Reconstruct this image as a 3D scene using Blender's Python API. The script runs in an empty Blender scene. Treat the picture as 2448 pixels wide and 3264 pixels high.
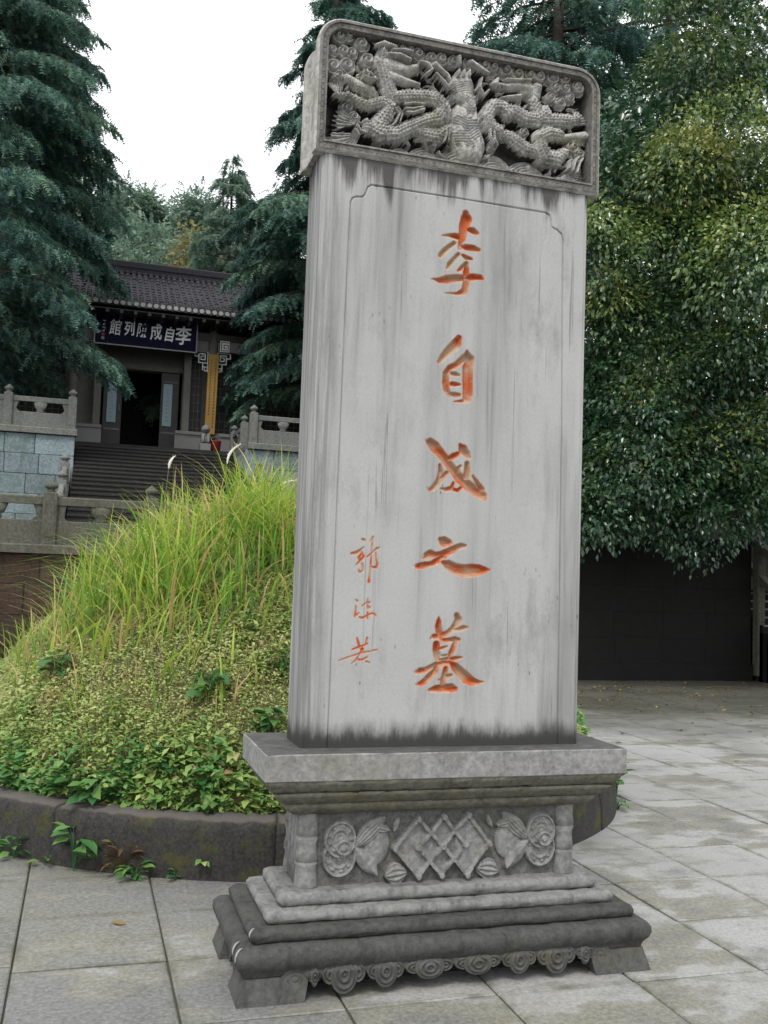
import bpy, math, random
import numpy as np
from mathutils import Vector, Matrix

random.seed(7)
RNG = np.random.default_rng(11)
SC = bpy.context.scene
COL = SC.collection
rad = math.radians

# ------------------------------------------------------------------ camera
cam_d = bpy.data.cameras.new('camera')
cam = bpy.data.objects.new('camera', cam_d)
COL.objects.link(cam)
CR = Vector((0.95563052, -0.29257093, 0.03424262))
CU = Vector((-0.05367336, -0.05864445, 0.99683499))
CF = Vector((0.2896368, 0.95444386, 0.07174569))
CP = Vector((-1.50776, -3.95561, 1.6))
cam.matrix_world = Matrix(((CR.x, CU.x, -CF.x, CP.x), (CR.y, CU.y, -CF.y, CP.y), (CR.z, CU.z, -CF.z, CP.z), (0, 0, 0, 1)))
cam_d.sensor_fit = 'HORIZONTAL'
cam_d.sensor_width = 36.0
cam_d.lens = 36.0 * 1.275594
cam_d.clip_start = 0.1
cam_d.clip_end = 1500
SC.camera = cam

# ------------------------------------------------------------------ sky, sun, exposure
SUN_EL, SUN_AZ = rad(56), rad(212)          # azimuth from +Y clockwise
world = bpy.data.worlds.new('World')
SC.world = world
world.use_nodes = True
wn = world.node_tree
bg = wn.nodes['Background']
sky = wn.nodes.new('ShaderNodeTexSky')
sky.sky_type = 'NISHITA'
sky.sun_disc = False
sky.sun_elevation = SUN_EL
sky.sun_rotation = SUN_AZ
sky.air_density = 1.2
sky.dust_density = 4.0
cloud = wn.nodes.new('ShaderNodeMix')        # an even bright overcast over the clear sky
cloud.data_type = 'RGBA'
cloud.inputs[0].default_value = 0.88
wn.links.new(sky.outputs[0], cloud.inputs[6])
cloud.inputs[7].default_value = (13.2, 13.4, 13.7, 1)
wn.links.new(cloud.outputs[2], bg.inputs[0])
bg.inputs[1].default_value = 0.10
sun_d = bpy.data.lights.new('sun', 'SUN')
sun_d.energy = 1.45
sun_d.angle = rad(14)
sun_d.color = (1.0, 0.96, 0.9)
sun = bpy.data.objects.new('sun', sun_d)
COL.objects.link(sun)
sd = Vector((math.sin(SUN_AZ) * math.cos(SUN_EL), math.cos(SUN_AZ) * math.cos(SUN_EL), math.sin(SUN_EL)))
sun.rotation_euler = sd.to_track_quat('Z', 'Y').to_euler()
sun.location = (-6, -10, 20)
SC.view_settings.view_transform = 'Standard'
SC.view_settings.look = 'None'
SC.view_settings.gamma = 1.0
SC.view_settings.use_curve_mapping = False
SC.view_settings.exposure = 0.53
SC.render.engine = 'CYCLES'
SC.cycles.max_bounces = 6
SC.cycles.transparent_max_bounces = 4
SC.cycles.use_denoising = True

# ------------------------------------------------------------------ helpers
def tag(o, label=None, cat=None, group=None, kind=None):
    if label: o['label'] = label
    if cat: o['category'] = cat
    if group: o['group'] = group
    if kind: o['kind'] = kind
    return o

def empty(name, label=None, cat=None, loc=(0, 0, 0), rz=0.0, group=None):
    o = bpy.data.objects.new(name, None)
    COL.objects.link(o)
    o.location = loc
    o.rotation_euler = (0, 0, rz)
    o.empty_display_size = 0.1
    return tag(o, label, cat, group)

def link(name, me, parent=None, loc=None):
    o = bpy.data.objects.new(name, me)
    COL.objects.link(o)
    if parent: o.parent = parent
    if loc is not None: o.location = loc
    return o

def np_mesh(name, V, F, mat, attrs=None, smooth=False):
    """V (n,3), F (m,k) arrays -> mesh datablock"""
    V = np.asarray(V, np.float32); F = np.asarray(F, np.int32)
    me = bpy.data.meshes.new(name)
    m, k = F.shape
    me.vertices.add(len(V)); me.vertices.foreach_set('co', V.ravel())
    me.loops.add(m * k); me.loops.foreach_set('vertex_index', F.ravel())
    me.polygons.add(m)
    me.polygons.foreach_set('loop_start', np.arange(0, m * k, k, dtype=np.int32))
    me.polygons.foreach_set('loop_total', np.full(m, k, np.int32))
    if smooth: me.polygons.foreach_set('use_smooth', np.ones(m, bool))
    me.update(calc_edges=True)
    for n, a in (attrs or {}).items():
        at = me.attributes.new(n, 'FLOAT', 'POINT')
        at.data.foreach_set('value', np.asarray(a, np.float32))
    if mat: me.materials.append(mat)
    return me

def np_obj(name, V, F, mat, parent=None, attrs=None, smooth=False):
    return link(name, np_mesh(name, V, F, mat, attrs, smooth), parent)

class MB:
    """collects polygons for one mesh"""
    def __init__(s): s.v = []; s.f = []
    def add(s, V, F):
        o = len(s.v); s.v += [tuple(map(float, p)) for p in V]; s.f += [tuple(int(i) + o for i in f) for f in F]; return s
    def box(s, x0, x1, y0, y1, z0, z1):
        return s.add([(x0, y0, z0), (x1, y0, z0), (x1, y1, z0), (x0, y1, z0), (x0, y0, z1), (x1, y0, z1), (x1, y1, z1), (x0, y1, z1)],
                     [(0, 3, 2, 1), (4, 5, 6, 7), (0, 1, 5, 4), (1, 2, 6, 5), (2, 3, 7, 6), (3, 0, 4, 7)])
    def cbox(s, x0, x1, y0, y1, z0, z1, c=0.01):
        """box with chamfered upright edges and top edges"""
        b = [(x0 + c, y0), (x1 - c, y0), (x1, y0 + c), (x1, y1 - c), (x1 - c, y1), (x0 + c, y1), (x0, y1 - c), (x0, y0 + c)]
        t = [(min(max(x, x0 + c), x1 - c), min(max(y, y0 + c), y1 - c)) for x, y in b]
        V = [(x, y, z0) for x, y in b] + [(x, y, z1 - c) for x, y in b] + [(x0 + c, y0 + c, z1), (x1 - c, y0 + c, z1), (x1 - c, y1 - c, z1), (x0 + c, y1 - c, z1)]
        F = [(7, 6, 5, 4, 3, 2, 1, 0)]
        F += [(i, (i + 1) % 8, 8 + (i + 1) % 8, 8 + i) for i in range(8)]
        F += [(8, 9, 17, 16), (10, 11, 18, 17), (12, 13, 19, 18), (14, 15, 16, 19), (9, 10, 17), (11, 12, 18), (13, 14, 19), (15, 8, 16), (16, 17, 18, 19)]
        return s.add(V, F)
    def tube(s, pts, rs, n=8, cap=True):
        pts = [Vector(p) for p in pts]
        V = []; F = []
        for i, p in enumerate(pts):
            d = (pts[min(i + 1, len(pts) - 1)] - pts[max(i - 1, 0)]).normalized()
            a = d.orthogonal().normalized() if i == 0 else (a - d * a.dot(d)).normalized()
            b = d.cross(a)
            r = rs[i] if hasattr(rs, '__len__') else rs
            V += [p + (a * math.cos(2 * math.pi * k / n) + b * math.sin(2 * math.pi * k / n)) * r for k in range(n)]
        for i in range(len(pts) - 1):
            F += [(i * n + k, i * n + (k + 1) % n, (i + 1) * n + (k + 1) % n, (i + 1) * n + k) for k in range(n)]
        if cap:
            F += [tuple(reversed(range(n))), tuple(range((len(pts) - 1) * n, len(pts) * n))]
        return s.add(V, F)
    def lathe(s, prof, n=16, c=(0, 0, 0), sx=1, sy=1):
        V = []; F = []
        for r, z in prof:
            V += [(c[0] + sx * r * math.cos(2 * math.pi * k / n), c[1] + sy * r * math.sin(2 * math.pi * k / n), c[2] + z) for k in range(n)]
        for i in range(len(prof) - 1):
            F += [(i * n + k, i * n + (k + 1) % n, (i + 1) * n + (k + 1) % n, (i + 1) * n + k) for k in range(n)]
        F += [tuple(reversed(range(n))), tuple(range((len(prof) - 1) * n, len(prof) * n))]
        return s.add(V, F)
    def prism(s, outline, axis, a, b):
        """outline of (u,v) extruded along axis x/y/z from a to b"""
        n = len(outline)
        mk = {'x': lambda u, v, w: (w, u, v), 'y': lambda u, v, w: (u, w, v), 'z': lambda u, v, w: (u, v, w)}[axis]
        V = [mk(u, v, a) for u, v in outline] + [mk(u, v, b) for u, v in outline]
        F = [tuple(range(n)), tuple(reversed(range(n, 2 * n)))] + [(i + n, (i + 1) % n + n, (i + 1) % n, i) for i in range(n)]
        return s.add(V, F)
    def mesh(s, name, mat, smooth=False):
        me = bpy.data.meshes.new(name)
        me.from_pydata(s.v, [], s.f)
        bm_fix(me)
        if mat: me.materials.append(mat)
        if smooth: me.polygons.foreach_set('use_smooth', np.ones(len(me.polygons), bool))
        return me
    def build(s, name, mat, parent=None, smooth=False):
        return link(name, s.mesh(name, mat, smooth), parent)

import bmesh
def bm_fix(me):
    bm = bmesh.new(); bm.from_mesh(me)
    bmesh.ops.recalc_face_normals(bm, faces=bm.faces)
    bm.to_mesh(me); bm.free()

def noise2(shape, cell, seed):
    """smooth value noise on a grid, roughly 0..1"""
    r = np.random.default_rng(seed)
    h, w = shape
    gh, gw = int(h / cell) + 3, int(w / cell) + 3
    g = r.random((gh, gw))
    y = np.arange(h) / cell; x = np.arange(w) / cell
    yi = y.astype(int); xi = x.astype(int)
    fy = (y - yi)[:, None]; fx = (x - xi)[None, :]
    fy = fy * fy * (3 - 2 * fy); fx = fx * fx * (3 - 2 * fx)
    a = g[yi][:, xi]; b = g[yi][:, xi + 1]; c = g[yi + 1][:, xi]; d = g[yi + 1][:, xi + 1]
    return (a * (1 - fx) + b * fx) * (1 - fy) + (c * (1 - fx) + d * fx) * fy

# ------------------------------------------------------------------ material helpers
class NT:
    def __init__(s, name):
        s.m = bpy.data.materials.new(name); s.m.use_nodes = True
        s.t = s.m.node_tree; s.b = s.t.nodes['Principled BSDF']; s.out = s.t.nodes['Material Output']
    def n(s, typ, ins=None, **kw):
        nd = s.t.nodes.new('ShaderNode' + typ)
        for k, v in kw.items(): setattr(nd, k, v)
        for k, v in (ins or {}).items(): s.set(nd.inputs[k], v)
        return nd
    def set(s, sock, v):
        if hasattr(v, 'is_linked') or isinstance(v, bpy.types.NodeSocket): s.t.links.new(v, sock)
        elif isinstance(v, (tuple, list)) and len(v) == 3 and sock.type == 'RGBA': sock.default_value = (*v, 1)
        else: sock.default_value = v
    def coords(s, scale=(1, 1, 1), kind='Object', loc=(0, 0, 0)):
        tc = s.n('TexCoord'); mp = s.n('Mapping', {0: tc.outputs[kind], 'Location': loc, 'Scale': scale}); return mp.outputs[0]
    def wcoords(s, scale=(1, 1, 1)):
        g = s.n('NewGeometry'); mp = s.n('Mapping', {0: g.outputs['Position'], 'Scale': scale}); return mp.outputs[0]
    def noise(s, vec, scale, detail=4, rough=0.55):
        return s.n('TexNoise', {'Vector': vec, 'Scale': scale, 'Detail': detail, 'Roughness': rough}).outputs[0]
    def ramp(s, fac, a, b):
        """smooth 0..1 between a and b (a may exceed b)"""
        nd = s.n('MapRange', {0: fac, 1: a, 2: b}, interpolation_type='SMOOTHSTEP'); return nd.outputs[0]
    def mix(s, fac, a, b, mode='MIX'):
        nd = s.n('Mix', data_type='RGBA', blend_type=mode)
        s.set(nd.inputs[0], fac); s.set(nd.inputs[6], a); s.set(nd.inputs[7], b); return nd.outputs[2]
    def math(s, op, a, b=0.0):
        nd = s.n('Math', operation=op); s.set(nd.inputs[0], a); s.set(nd.inputs[1], b); return nd.outputs[0]
    def attr(s, name): return s.n('Attribute', attribute_name=name).outputs['Fac']
    def rand(s): return s.n('ObjectInfo').outputs['Random']
    def z(s):
        g = s.n('NewGeometry'); x = s.n('SeparateXYZ', {0: g.outputs['Position']}); return x.outputs[2]
    def fin(s, color, rough=0.8, bump=None, dist=0.01, strength=0.5, spec=0.3):
        s.set(s.b.inputs['Base Color'], color); s.set(s.b.inputs['Roughness'], rough); s.b.inputs['Specular IOR Level'].default_value = spec
        if bump is not None:
            bp = s.n('Bump', {'Height': bump, 'Distance': dist, 'Strength': strength}); s.t.links.new(bp.outputs[0], s.b.inputs['Normal'])
        return s.m
    def translucent(s, color, fac):
        tr = s.n('BsdfTranslucent', {0: color}); mx = s.n('MixShader', {0: fac, 1: s.b.outputs[0], 2: tr.outputs[0]})
        s.t.links.new(mx.outputs[0], s.out.inputs['Surface'])
# ------------------------------------------------------------------ materials
def mat_marble():
    t = NT('weathered_marble')
    v = t.coords()
    z = t.z()
    base = t.mix(t.noise(v, 2.2, 5), (0.28, 0.28, 0.277), (0.385, 0.384, 0.379))
    gr = t.noise(t.coords((120, 120, 70)), 1.0, 4, 0.75)
    base = t.mix(0.13, base, t.mix(t.ramp(gr, 0.3, 0.7), (0.20, 0.20, 0.198), (0.50, 0.50, 0.495)))
    big = t.noise(t.coords((3.2, 3.2, 0.42)), 1.0, 3)
    st = t.noise(t.coords((19, 19, 0.75)), 1.0, 6, 0.62)
    st2 = t.noise(t.coords((55, 55, 2.2)), 1.0, 5, 0.6)
    f1 = t.math('MULTIPLY', t.ramp(st, 0.46, 0.78), t.ramp(big, 0.42, 0.62))
    f2 = t.math('MULTIPLY', t.ramp(st2, 0.55, 0.8), t.ramp(big, 0.38, 0.66))
    c = t.mix(t.math('MULTIPLY', t.ramp(big, 0.45, 0.72), 0.75), base, (0.17, 0.171, 0.17))
    c = t.mix(t.math('MULTIPLY', f1, 0.85), c, (0.095, 0.096, 0.095))
    c = t.mix(t.math('MULTIPLY', f2, 0.7), c, (0.07, 0.07, 0.068))
    # patchy grey weathering
    pw = t.math('MULTIPLY', t.ramp(t.noise(t.coords((5.5, 5.5, 1.9)), 1.0, 8, 0.72), 0.47, 0.70), t.ramp(t.noise(t.coords((1.5, 1.5, 0.8)), 1.0, 3), 0.38, 0.62))
    c = t.mix(t.math('MULTIPLY', pw, 0.62), c, (0.13, 0.13, 0.127))
    # hair-thin drip lines and cracks
    ln = t.noise(t.coords((30, 30, 0.30)), 1.0, 3, 0.6)
    c = t.mix(t.math('MULTIPLY', t.math('MULTIPLY', t.ramp(ln, 0.600, 0.628), t.ramp(ln, 0.665, 0.635)), t.math('MULTIPLY', t.ramp(t.noise(t.coords((2.4, 2.4, 0.9)), 1.0, 3), 0.52, 0.66), 0.55)), c, (0.06, 0.06, 0.058))
    # damp black streaking down the left arris and the side
    sx = t.n('SeparateXYZ', {0: v}).outputs[0]
    lf = t.math('MULTIPLY', t.ramp(t.math('ADD', sx, t.math('MULTIPLY', t.math('SUBTRACT', big, 0.5), 0.35)), -0.50, -0.60), t.ramp(t.noise(t.coords((38, 38, 1.3)), 1.0, 6, 0.65), 0.36, 0.62))
    c = t.mix(t.math('MULTIPLY', lf, 0.62), c, (0.085, 0.085, 0.082))
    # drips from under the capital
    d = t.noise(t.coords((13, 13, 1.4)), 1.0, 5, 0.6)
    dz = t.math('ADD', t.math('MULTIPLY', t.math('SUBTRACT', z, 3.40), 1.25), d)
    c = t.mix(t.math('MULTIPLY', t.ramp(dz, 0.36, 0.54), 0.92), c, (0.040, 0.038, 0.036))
    # grime climbing from the plinth
    e = t.noise(t.coords((9, 9, 2.2)), 1.0, 8, 0.7)
    ez = t.math('ADD', t.math('MULTIPLY', t.math('SUBTRACT', 1.0, z), 5.0), t.math('MULTIPLY', e, 1.1))
    c = t.mix(t.math('MULTIPLY', t.ramp(ez, 0.36, 0.86), 0.92), c, (0.022, 0.022, 0.021))
    e2 = t.noise(t.coords((45, 45, 20)), 1.0, 8, 0.8)
    ez2 = t.math('ADD', t.math('MULTIPLY', t.math('SUBTRACT', 0.955, z), 9.0), e2)
    c = t.mix(t.math('MULTIPLY', t.ramp(ez2, 0.30, 0.68), 0.75), c, (0.030, 0.030, 0.029))
    # small black lichen specks
    sp = t.n('TexVoronoi', {'Vector': t.coords((30, 30, 12)), 'Scale': 1.0}).outputs[0]
    c = t.mix(t.math('MULTIPLY', t.ramp(sp, 0.16, 0.07), t.ramp(t.noise(v, 1.7, 2), 0.5, 0.7)), c, (0.10, 0.10, 0.095))
    # red paint in the cut strokes
    pv = t.noise(t.coords((9, 9, 14)), 1.0, 4)
    paint = t.mix(t.ramp(pv, 0.38, 0.58), (0.40, 0.085, 0.022), (0.36, 0.235, 0.15))
    p = t.attr('paint')
    c = t.mix(t.math('MULTIPLY', p, t.ramp(t.noise(t.coords((25, 25, 25)), 1.0, 3), 0.25, 0.42)), c, paint)
    return t.fin(c, 0.72, t.noise(v, 90, 5), 0.002, 0.35)

def mat_stone(name, lo, hi, stain=(0.05, 0.05, 0.045), amount=0.6, sc=1.0, moss=None, mossamt=0.5, bump=0.5, rough=0.85, vary=0.0, top=None, grain=0.4):
    t = NT(name)
    v = t.wcoords()
    c = t.mix(t.noise(v, 3.5 * sc, 6, 0.65), lo, hi)
    c = t.mix(t.math('MULTIPLY', t.ramp(t.noise(v, 60 * sc, 4), 0.42, 0.7), 0.35), c, tuple(x * 0.5 for x in lo))
    s = t.math('MULTIPLY', t.ramp(t.noise(t.wcoords((7 * sc, 7 * sc, 1.6 * sc)), 1.0, 6, 0.65), 0.46, 0.72), amount)
    c = t.mix(s, c, stain)
    g2 = t.noise(v, 24 * sc, 5, 0.7)
    c = t.mix(grain, c, t.mix(t.ramp(g2, 0.30, 0.70), tuple(x * 0.45 for x in lo), tuple(min(1, x * 1.45) for x in hi)))
    if moss:
        m = t.math('MULTIPLY', t.ramp(t.noise(t.wcoords((2.3 * sc, 2.3 * sc, 3 * sc)), 1.0, 6, 0.7), 0.5, 0.68), mossamt)
        c = t.mix(m, c, moss)
    if top:                                              # silt, lichen and wear settled on the level faces
        gn = t.n('NewGeometry'); nz = t.n('SeparateXYZ', {0: gn.outputs['Normal']}).outputs[2]
        c = t.mix(t.math('MULTIPLY', t.ramp(nz, 0.7, 0.95), t.math('ADD', t.math('MULTIPLY', t.noise(v, 14 * sc, 4), 0.5), 0.55)), c, top)
    if vary:
        r = t.rand()
        hs = t.n('HueSaturation', {'Value': t.math('ADD', t.math('MULTIPLY', r, vary), 1 - vary / 2), 'Color': c}); c = hs.outputs[0]
    return t.fin(c, rough, t.noise(v, 45 * sc, 6, 0.7), 0.004, bump)

def mat_paving():
    t = NT('granite_paving')
    v = t.wcoords()
    r = t.rand()
    c = t.mix(t.noise(v, 1.1, 5, 0.6), (0.098, 0.098, 0.093), (0.175, 0.175, 0.168))
    hs = t.n('HueSaturation', {'Value': t.math('ADD', t.math('MULTIPLY', r, 0.34), 0.86), 'Color': c}); c = hs.outputs[0]
    wp = t.n('SeparateXYZ', {0: v})
    off = t.n('CombineXYZ', {0: t.math('MULTIPLY', r, 37.0), 1: t.math('MULTIPLY', r, 91.0), 2: 0.0})
    vo = t.n('VectorMath', {0: v, 1: off.outputs[0]}, operation='ADD').outputs[0]
    own = t.noise(t.n('Mapping', {0: vo, 'Scale': (2.0, 3.2, 1)}).outputs[0], 1.0, 5, 0.6)
    w = t.math('ADD', t.math('ADD', t.math('MULTIPLY', t.noise(t.wcoords((0.9, 1.6, 1)), 1.0, 4, 0.55), 0.6), t.math('MULTIPLY', own, 0.4)), t.n('MapRange', {0: wp.outputs[0], 1: -1.5, 2: 2.5, 3: -0.06, 4: 0.085}).outputs[0])
    c = t.mix(t.math('MULTIPLY', t.ramp(w, 0.5, 0.57), 0.8), c, (0.38, 0.38, 0.37))                # dry worn patches, thinned to the left to paint in its shade
    edge = t.math('MULTIPLY', t.ramp(w, 0.455, 0.5), t.ramp(w, 0.56, 0.51))
    c = t.mix(t.math('MULTIPLY', edge, 0.55), c, (0.215, 0.215, 0.145))                                  # algae rim of the patches
    dk = t.ramp(t.noise(t.wcoords((1.5, 2.4, 1)), 1.3, 5, 0.65), 0.50, 0.74)
    c = t.mix(t.math('MULTIPLY', dk, 0.72), c, (0.06, 0.06, 0.057))
    al = t.ramp(t.noise(v, 0.55, 3), 0.5, 0.7)
    c = t.mix(t.math('MULTIPLY', al, 0.35), c, (0.145, 0.145, 0.085))
    gp_ = t.n('TexVoronoi', {'Vector': v, 'Scale': 26.0}).outputs[0]
    c = t.mix(t.math('MULTIPLY', t.ramp(gp_, 0.10, 0.04), t.ramp(t.noise(v, 2.0, 3), 0.45, 0.6)), c, (0.035, 0.033, 0.028))
    c = t.mix(t.math('MULTIPLY', t.ramp(t.noise(v, 130, 3), 0.5, 0.75), 0.35), c, (0.07, 0.07, 0.065))
    gr = t.noise(v, 48, 5, 0.75)
    c = t.mix(0.30, c, t.mix(t.ramp(gr, 0.3, 0.72), (0.03, 0.03, 0.028), (0.40, 0.40, 0.39)))
    def edge(co, o):
        q = t.math('FRACT', t.math('DIVIDE', t.math('ADD', co, o), 0.612)); return t.math('MINIMUM', q, t.math('SUBTRACT', 1.0, q))
    ed = t.math('MINIMUM', edge(wp.outputs[0], 1.70 + 61.2), edge(wp.outputs[1], -0.31 + 61.2))
    em = t.math('MULTIPLY', t.ramp(ed, 0.075, 0.0), t.ramp(t.noise(v, 3.2, 6, 0.7), 0.40, 0.66))
    c = t.mix(t.math('MULTIPLY', em, 0.8), c, t.mix(t.noise(v, 9, 4), (0.050, 0.054, 0.028), (0.105, 0.108, 0.065)))
    # tree shade painted in with leaf mould and algae, deepening towards the far wall
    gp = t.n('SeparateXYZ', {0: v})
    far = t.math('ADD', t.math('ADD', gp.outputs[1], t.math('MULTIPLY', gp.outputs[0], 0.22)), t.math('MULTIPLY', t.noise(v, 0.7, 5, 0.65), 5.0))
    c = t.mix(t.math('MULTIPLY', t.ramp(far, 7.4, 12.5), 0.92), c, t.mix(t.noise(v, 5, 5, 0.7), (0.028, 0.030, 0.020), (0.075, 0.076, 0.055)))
    wet = t.ramp(t.noise(v, 0.8, 3), 0.42, 0.62)
    return t.fin(c, t.math('ADD', t.math('MULTIPLY', wet, 0.35), 0.42), t.noise(t.wcoords((40, 110, 40)), 1.0, 6, 0.75), 0.006, 0.8, 0.35)

def mat_leaf(name, cols, rough=0.45, trans=0.25, spec=0.4, tint='tint'):
    t = NT(name)
    a = t.attr(tint)
    cr = t.n('ValToRGB', {0: a}); e = cr.color_ramp.elements
    e[0].color = (*cols[0], 1); e[1].color = (*cols[-1], 1); e[1].position = 1.0
    for i, cc in enumerate(cols[1:-1]):
        ne = e.new((i + 1) / (len(cols) - 1)); ne.color = (*cc, 1)
    c = cr.outputs[0]
    m = t.fin(c, rough, spec=spec)
    if trans: t.translucent(c, trans)
    return m

def mat_flat(name, col, rough=0.7, var=0.25, sc=8, spec=0.3, metal=0):
    t = NT(name)
    v = t.wcoords()
    c = t.mix(t.noise(v, sc, 5), tuple(x * (1 - var) for x in col), tuple(min(1, x * (1 + var)) for x in col))
    t.b.inputs['Metallic'].default_value = metal
    return t.fin(c, rough, t.noise(v, sc * 9, 4), 0.002, 0.3, spec)

M_MARBLE = mat_marble()
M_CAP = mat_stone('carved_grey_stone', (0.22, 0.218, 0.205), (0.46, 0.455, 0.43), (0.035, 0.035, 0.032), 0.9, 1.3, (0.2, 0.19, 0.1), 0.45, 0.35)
M_CAPDARK = mat_stone('sooty_border_stone', (0.10, 0.098, 0.09), (0.21, 0.205, 0.19), (0.025, 0.025, 0.023), 0.9, 1.6, (0.12, 0.11, 0.05), 0.4, 0.4)
M_SLAB = mat_stone('plinth_slab_stone', (0.171, 0.171, 0.1672), (0.247, 0.2451, 0.2375), (0.05225, 0.05225, 0.0475), 0.8, 1.2, (0.1235, 0.1187, 0.07125), 0.35, 0.3, top=(0.035, 0.035, 0.034))
M_RELGROUND = mat_stone('black_relief_ground', (0.022, 0.021, 0.019), (0.055, 0.053, 0.048), (0.015, 0.015, 0.014), 0.6, 1.3)  # ground between the figures, far darker than the raised carving
M_WAISTGROUND = mat_stone('dark_waist_ground', (0.07, 0.07, 0.066), (0.14, 0.138, 0.128), (0.03, 0.03, 0.027), 0.7, 1.5, (0.08, 0.078, 0.04), 0.4)
M_CHIP = mat_flat('pale_chipped_stone', (0.24, 0.24, 0.23), 0.8, 0.1)
M_FOOT = mat_stone('foot_stone', (0.04, 0.04, 0.037), (0.10, 0.10, 0.096), (0.02, 0.02, 0.018), 0.85, 1.6, (0.085, 0.085, 0.05), 0.4, 0.6, grain=0.25)
M_CORNICE = mat_stone('mossy_cornice_stone', (0.084, 0.0816, 0.064), (0.152, 0.148, 0.116), (0.032, 0.032, 0.0256), 0.8, 1.6, (0.112, 0.108, 0.048), 0.6, 0.4)
M_WAIST = mat_stone('carved_waist_stone', (0.152, 0.152, 0.148), (0.224, 0.224, 0.2176), (0.04, 0.04, 0.036), 0.8, 1.5, (0.136, 0.132, 0.088), 0.35, 0.35)
M_TIER = mat_stone('light_tier_stone', (0.13, 0.13, 0.128), (0.22, 0.22, 0.215), (0.04, 0.04, 0.038), 0.9, 1.7, (0.13, 0.13, 0.09), 0.3, 0.5, grain=0.22)
M_TIERDARK = mat_stone('dark_tier_stone', (0.03, 0.03, 0.028), (0.075, 0.075, 0.072), (0.014, 0.014, 0.013), 0.8, 1.5, (0.075, 0.075, 0.055), 0.35, 0.6, grain=0.25)
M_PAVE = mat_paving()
M_JOINT = mat_flat('paving_joint_soil', (0.06, 0.058, 0.045), 0.95, 0.4)
M_KERB = mat_stone('mossy_kerb_stone', (0.0153, 0.01445, 0.01275), (0.0442, 0.0425, 0.03995), (0.0085, 0.0085, 0.0068), 0.8, 2.4, (0.0527, 0.0544, 0.01445), 0.95, 1.0, top=(0.0935, 0.0833, 0.0765), grain=0.5)
M_SOIL = mat_flat('mound_thatch', (0.10, 0.095, 0.045), 0.95, 0.6, 9)
M_BALU = mat_stone('balustrade_stone', (0.05347, 0.0549, 0.04135), (0.1069, 0.1069, 0.08413), (0.01996, 0.02139, 0.01569), 0.8, 1.0, (0.05347, 0.05704, 0.01996), 0.55, 0.4)
M_BALU2 = mat_stone('upper_balustrade_stone', (0.1008, 0.1051, 0.0972), (0.18, 0.1836, 0.1714), (0.0504, 0.0576, 0.0468), 0.6, 1.0, (0.108, 0.1116, 0.0576), 0.4, 0.4)
M_BLOCK = mat_stone('blue_grey_wall_stone', (0.1279, 0.1685, 0.1744), (0.2325, 0.2847, 0.3046), (0.05231, 0.07556, 0.06975), 0.75, 0.8, (0.1046, 0.157, 0.1337), 0.85, 0.5, vary=0.35)
M_REDWALL = mat_stone('reddish_retaining_stone', (0.0224, 0.0154, 0.0112), (0.0595, 0.035, 0.0238), (0.0098, 0.0091, 0.0077), 0.7, 0.8, (0.042, 0.042, 0.021), 0.4, 0.6, vary=0.3)
M_DARKWALL = mat_stone('shaded_mossy_wall_stone', (0.00336, 0.00336, 0.003024), (0.007392, 0.007056, 0.006384), (0.002352, 0.002352, 0.002016), 0.7, 0.8, (0.006048, 0.00672, 0.00336), 0.4, 0.6, vary=0.3)  # mossy stone with the deep tree shade put into its near-black colour
M_STEP = mat_stone('grey_step_stone', (0.01686, 0.01634, 0.01581), (0.03267, 0.03162, 0.03057), (0.009486, 0.009486, 0.008959), 0.6, 0.9, None, 0, 0.4, vary=0.25)
M_PLASTER = mat_flat('pale_plaster', (0.17, 0.17, 0.165), 0.8, 0.2, 3)
M_WOOD = mat_flat('dark_lacquered_wood', (0.03, 0.026, 0.025), 0.5, 0.4, 6)
M_GREYWOOD = mat_flat('grey_timber', (0.12, 0.118, 0.11), 0.7, 0.3, 6)
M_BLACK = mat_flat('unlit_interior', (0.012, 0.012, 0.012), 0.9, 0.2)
M_NAVY = mat_flat('navy_lacquer', (0.008, 0.008, 0.026), 0.75, 0.3, 5, 0.08)
M_SILVER = mat_flat('pale_frame_paint', (0.228, 0.228, 0.216), 0.5, 0.1)
M_WHITE = mat_flat('white_paint', (0.6975, 0.7425, 0.72), 0.6, 0.08)
M_YELLOW = mat_flat('ochre_board', (0.3, 0.1762, 0.04125), 0.6, 0.15, 4)
M_INK = mat_flat('dark_ink', (0.035, 0.03, 0.02), 0.7, 0.1)
M_PAPER = mat_flat('bluish_glass_poster', (0.195, 0.3, 0.3375), 0.4, 0.12, 3)
M_RED = mat_flat('red_plastic', (0.20, 0.02, 0.025), 0.5, 0.1)
M_TILE = mat_stone('dark_roof_tile', (0.0153, 0.01632, 0.02295), (0.03825, 0.03672, 0.04335), (0.051, 0.0408, 0.03825), 0.4, 2.0, (0.0255, 0.0255, 0.0153), 0.25, 0.5, vary=0.3)
M_EAVE = mat_flat('pale_eave_disc', (0.315, 0.315, 0.3), 0.7, 0.2)
M_BARK = mat_flat('bark', (0.06, 0.05, 0.04), 0.95, 0.4, 12)
M_HILL = mat_flat('forest_floor', (0.05, 0.055, 0.035), 0.95, 0.4, 0.6)
M_CEDAR = mat_leaf('cedar_needles', [(0.035, 0.085, 0.078), (0.075, 0.16, 0.135), (0.125, 0.235, 0.175), (0.18, 0.30, 0.19), (0.20, 0.14, 0.08)], 0.6, 0.22, 0.25)
M_PINE = mat_leaf('far_pine_needles', [(0.115, 0.19, 0.155), (0.18, 0.27, 0.20), (0.25, 0.34, 0.24)], 0.7, 0.3, 0.15)  # distance haze is painted in as paler needle colours
M_AUTUMN = mat_leaf('autumn_shrub_leaves', [(0.17, 0.22, 0.09), (0.27, 0.26, 0.11), (0.33, 0.24, 0.12)], 0.7, 0.3, 0.15)
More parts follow.
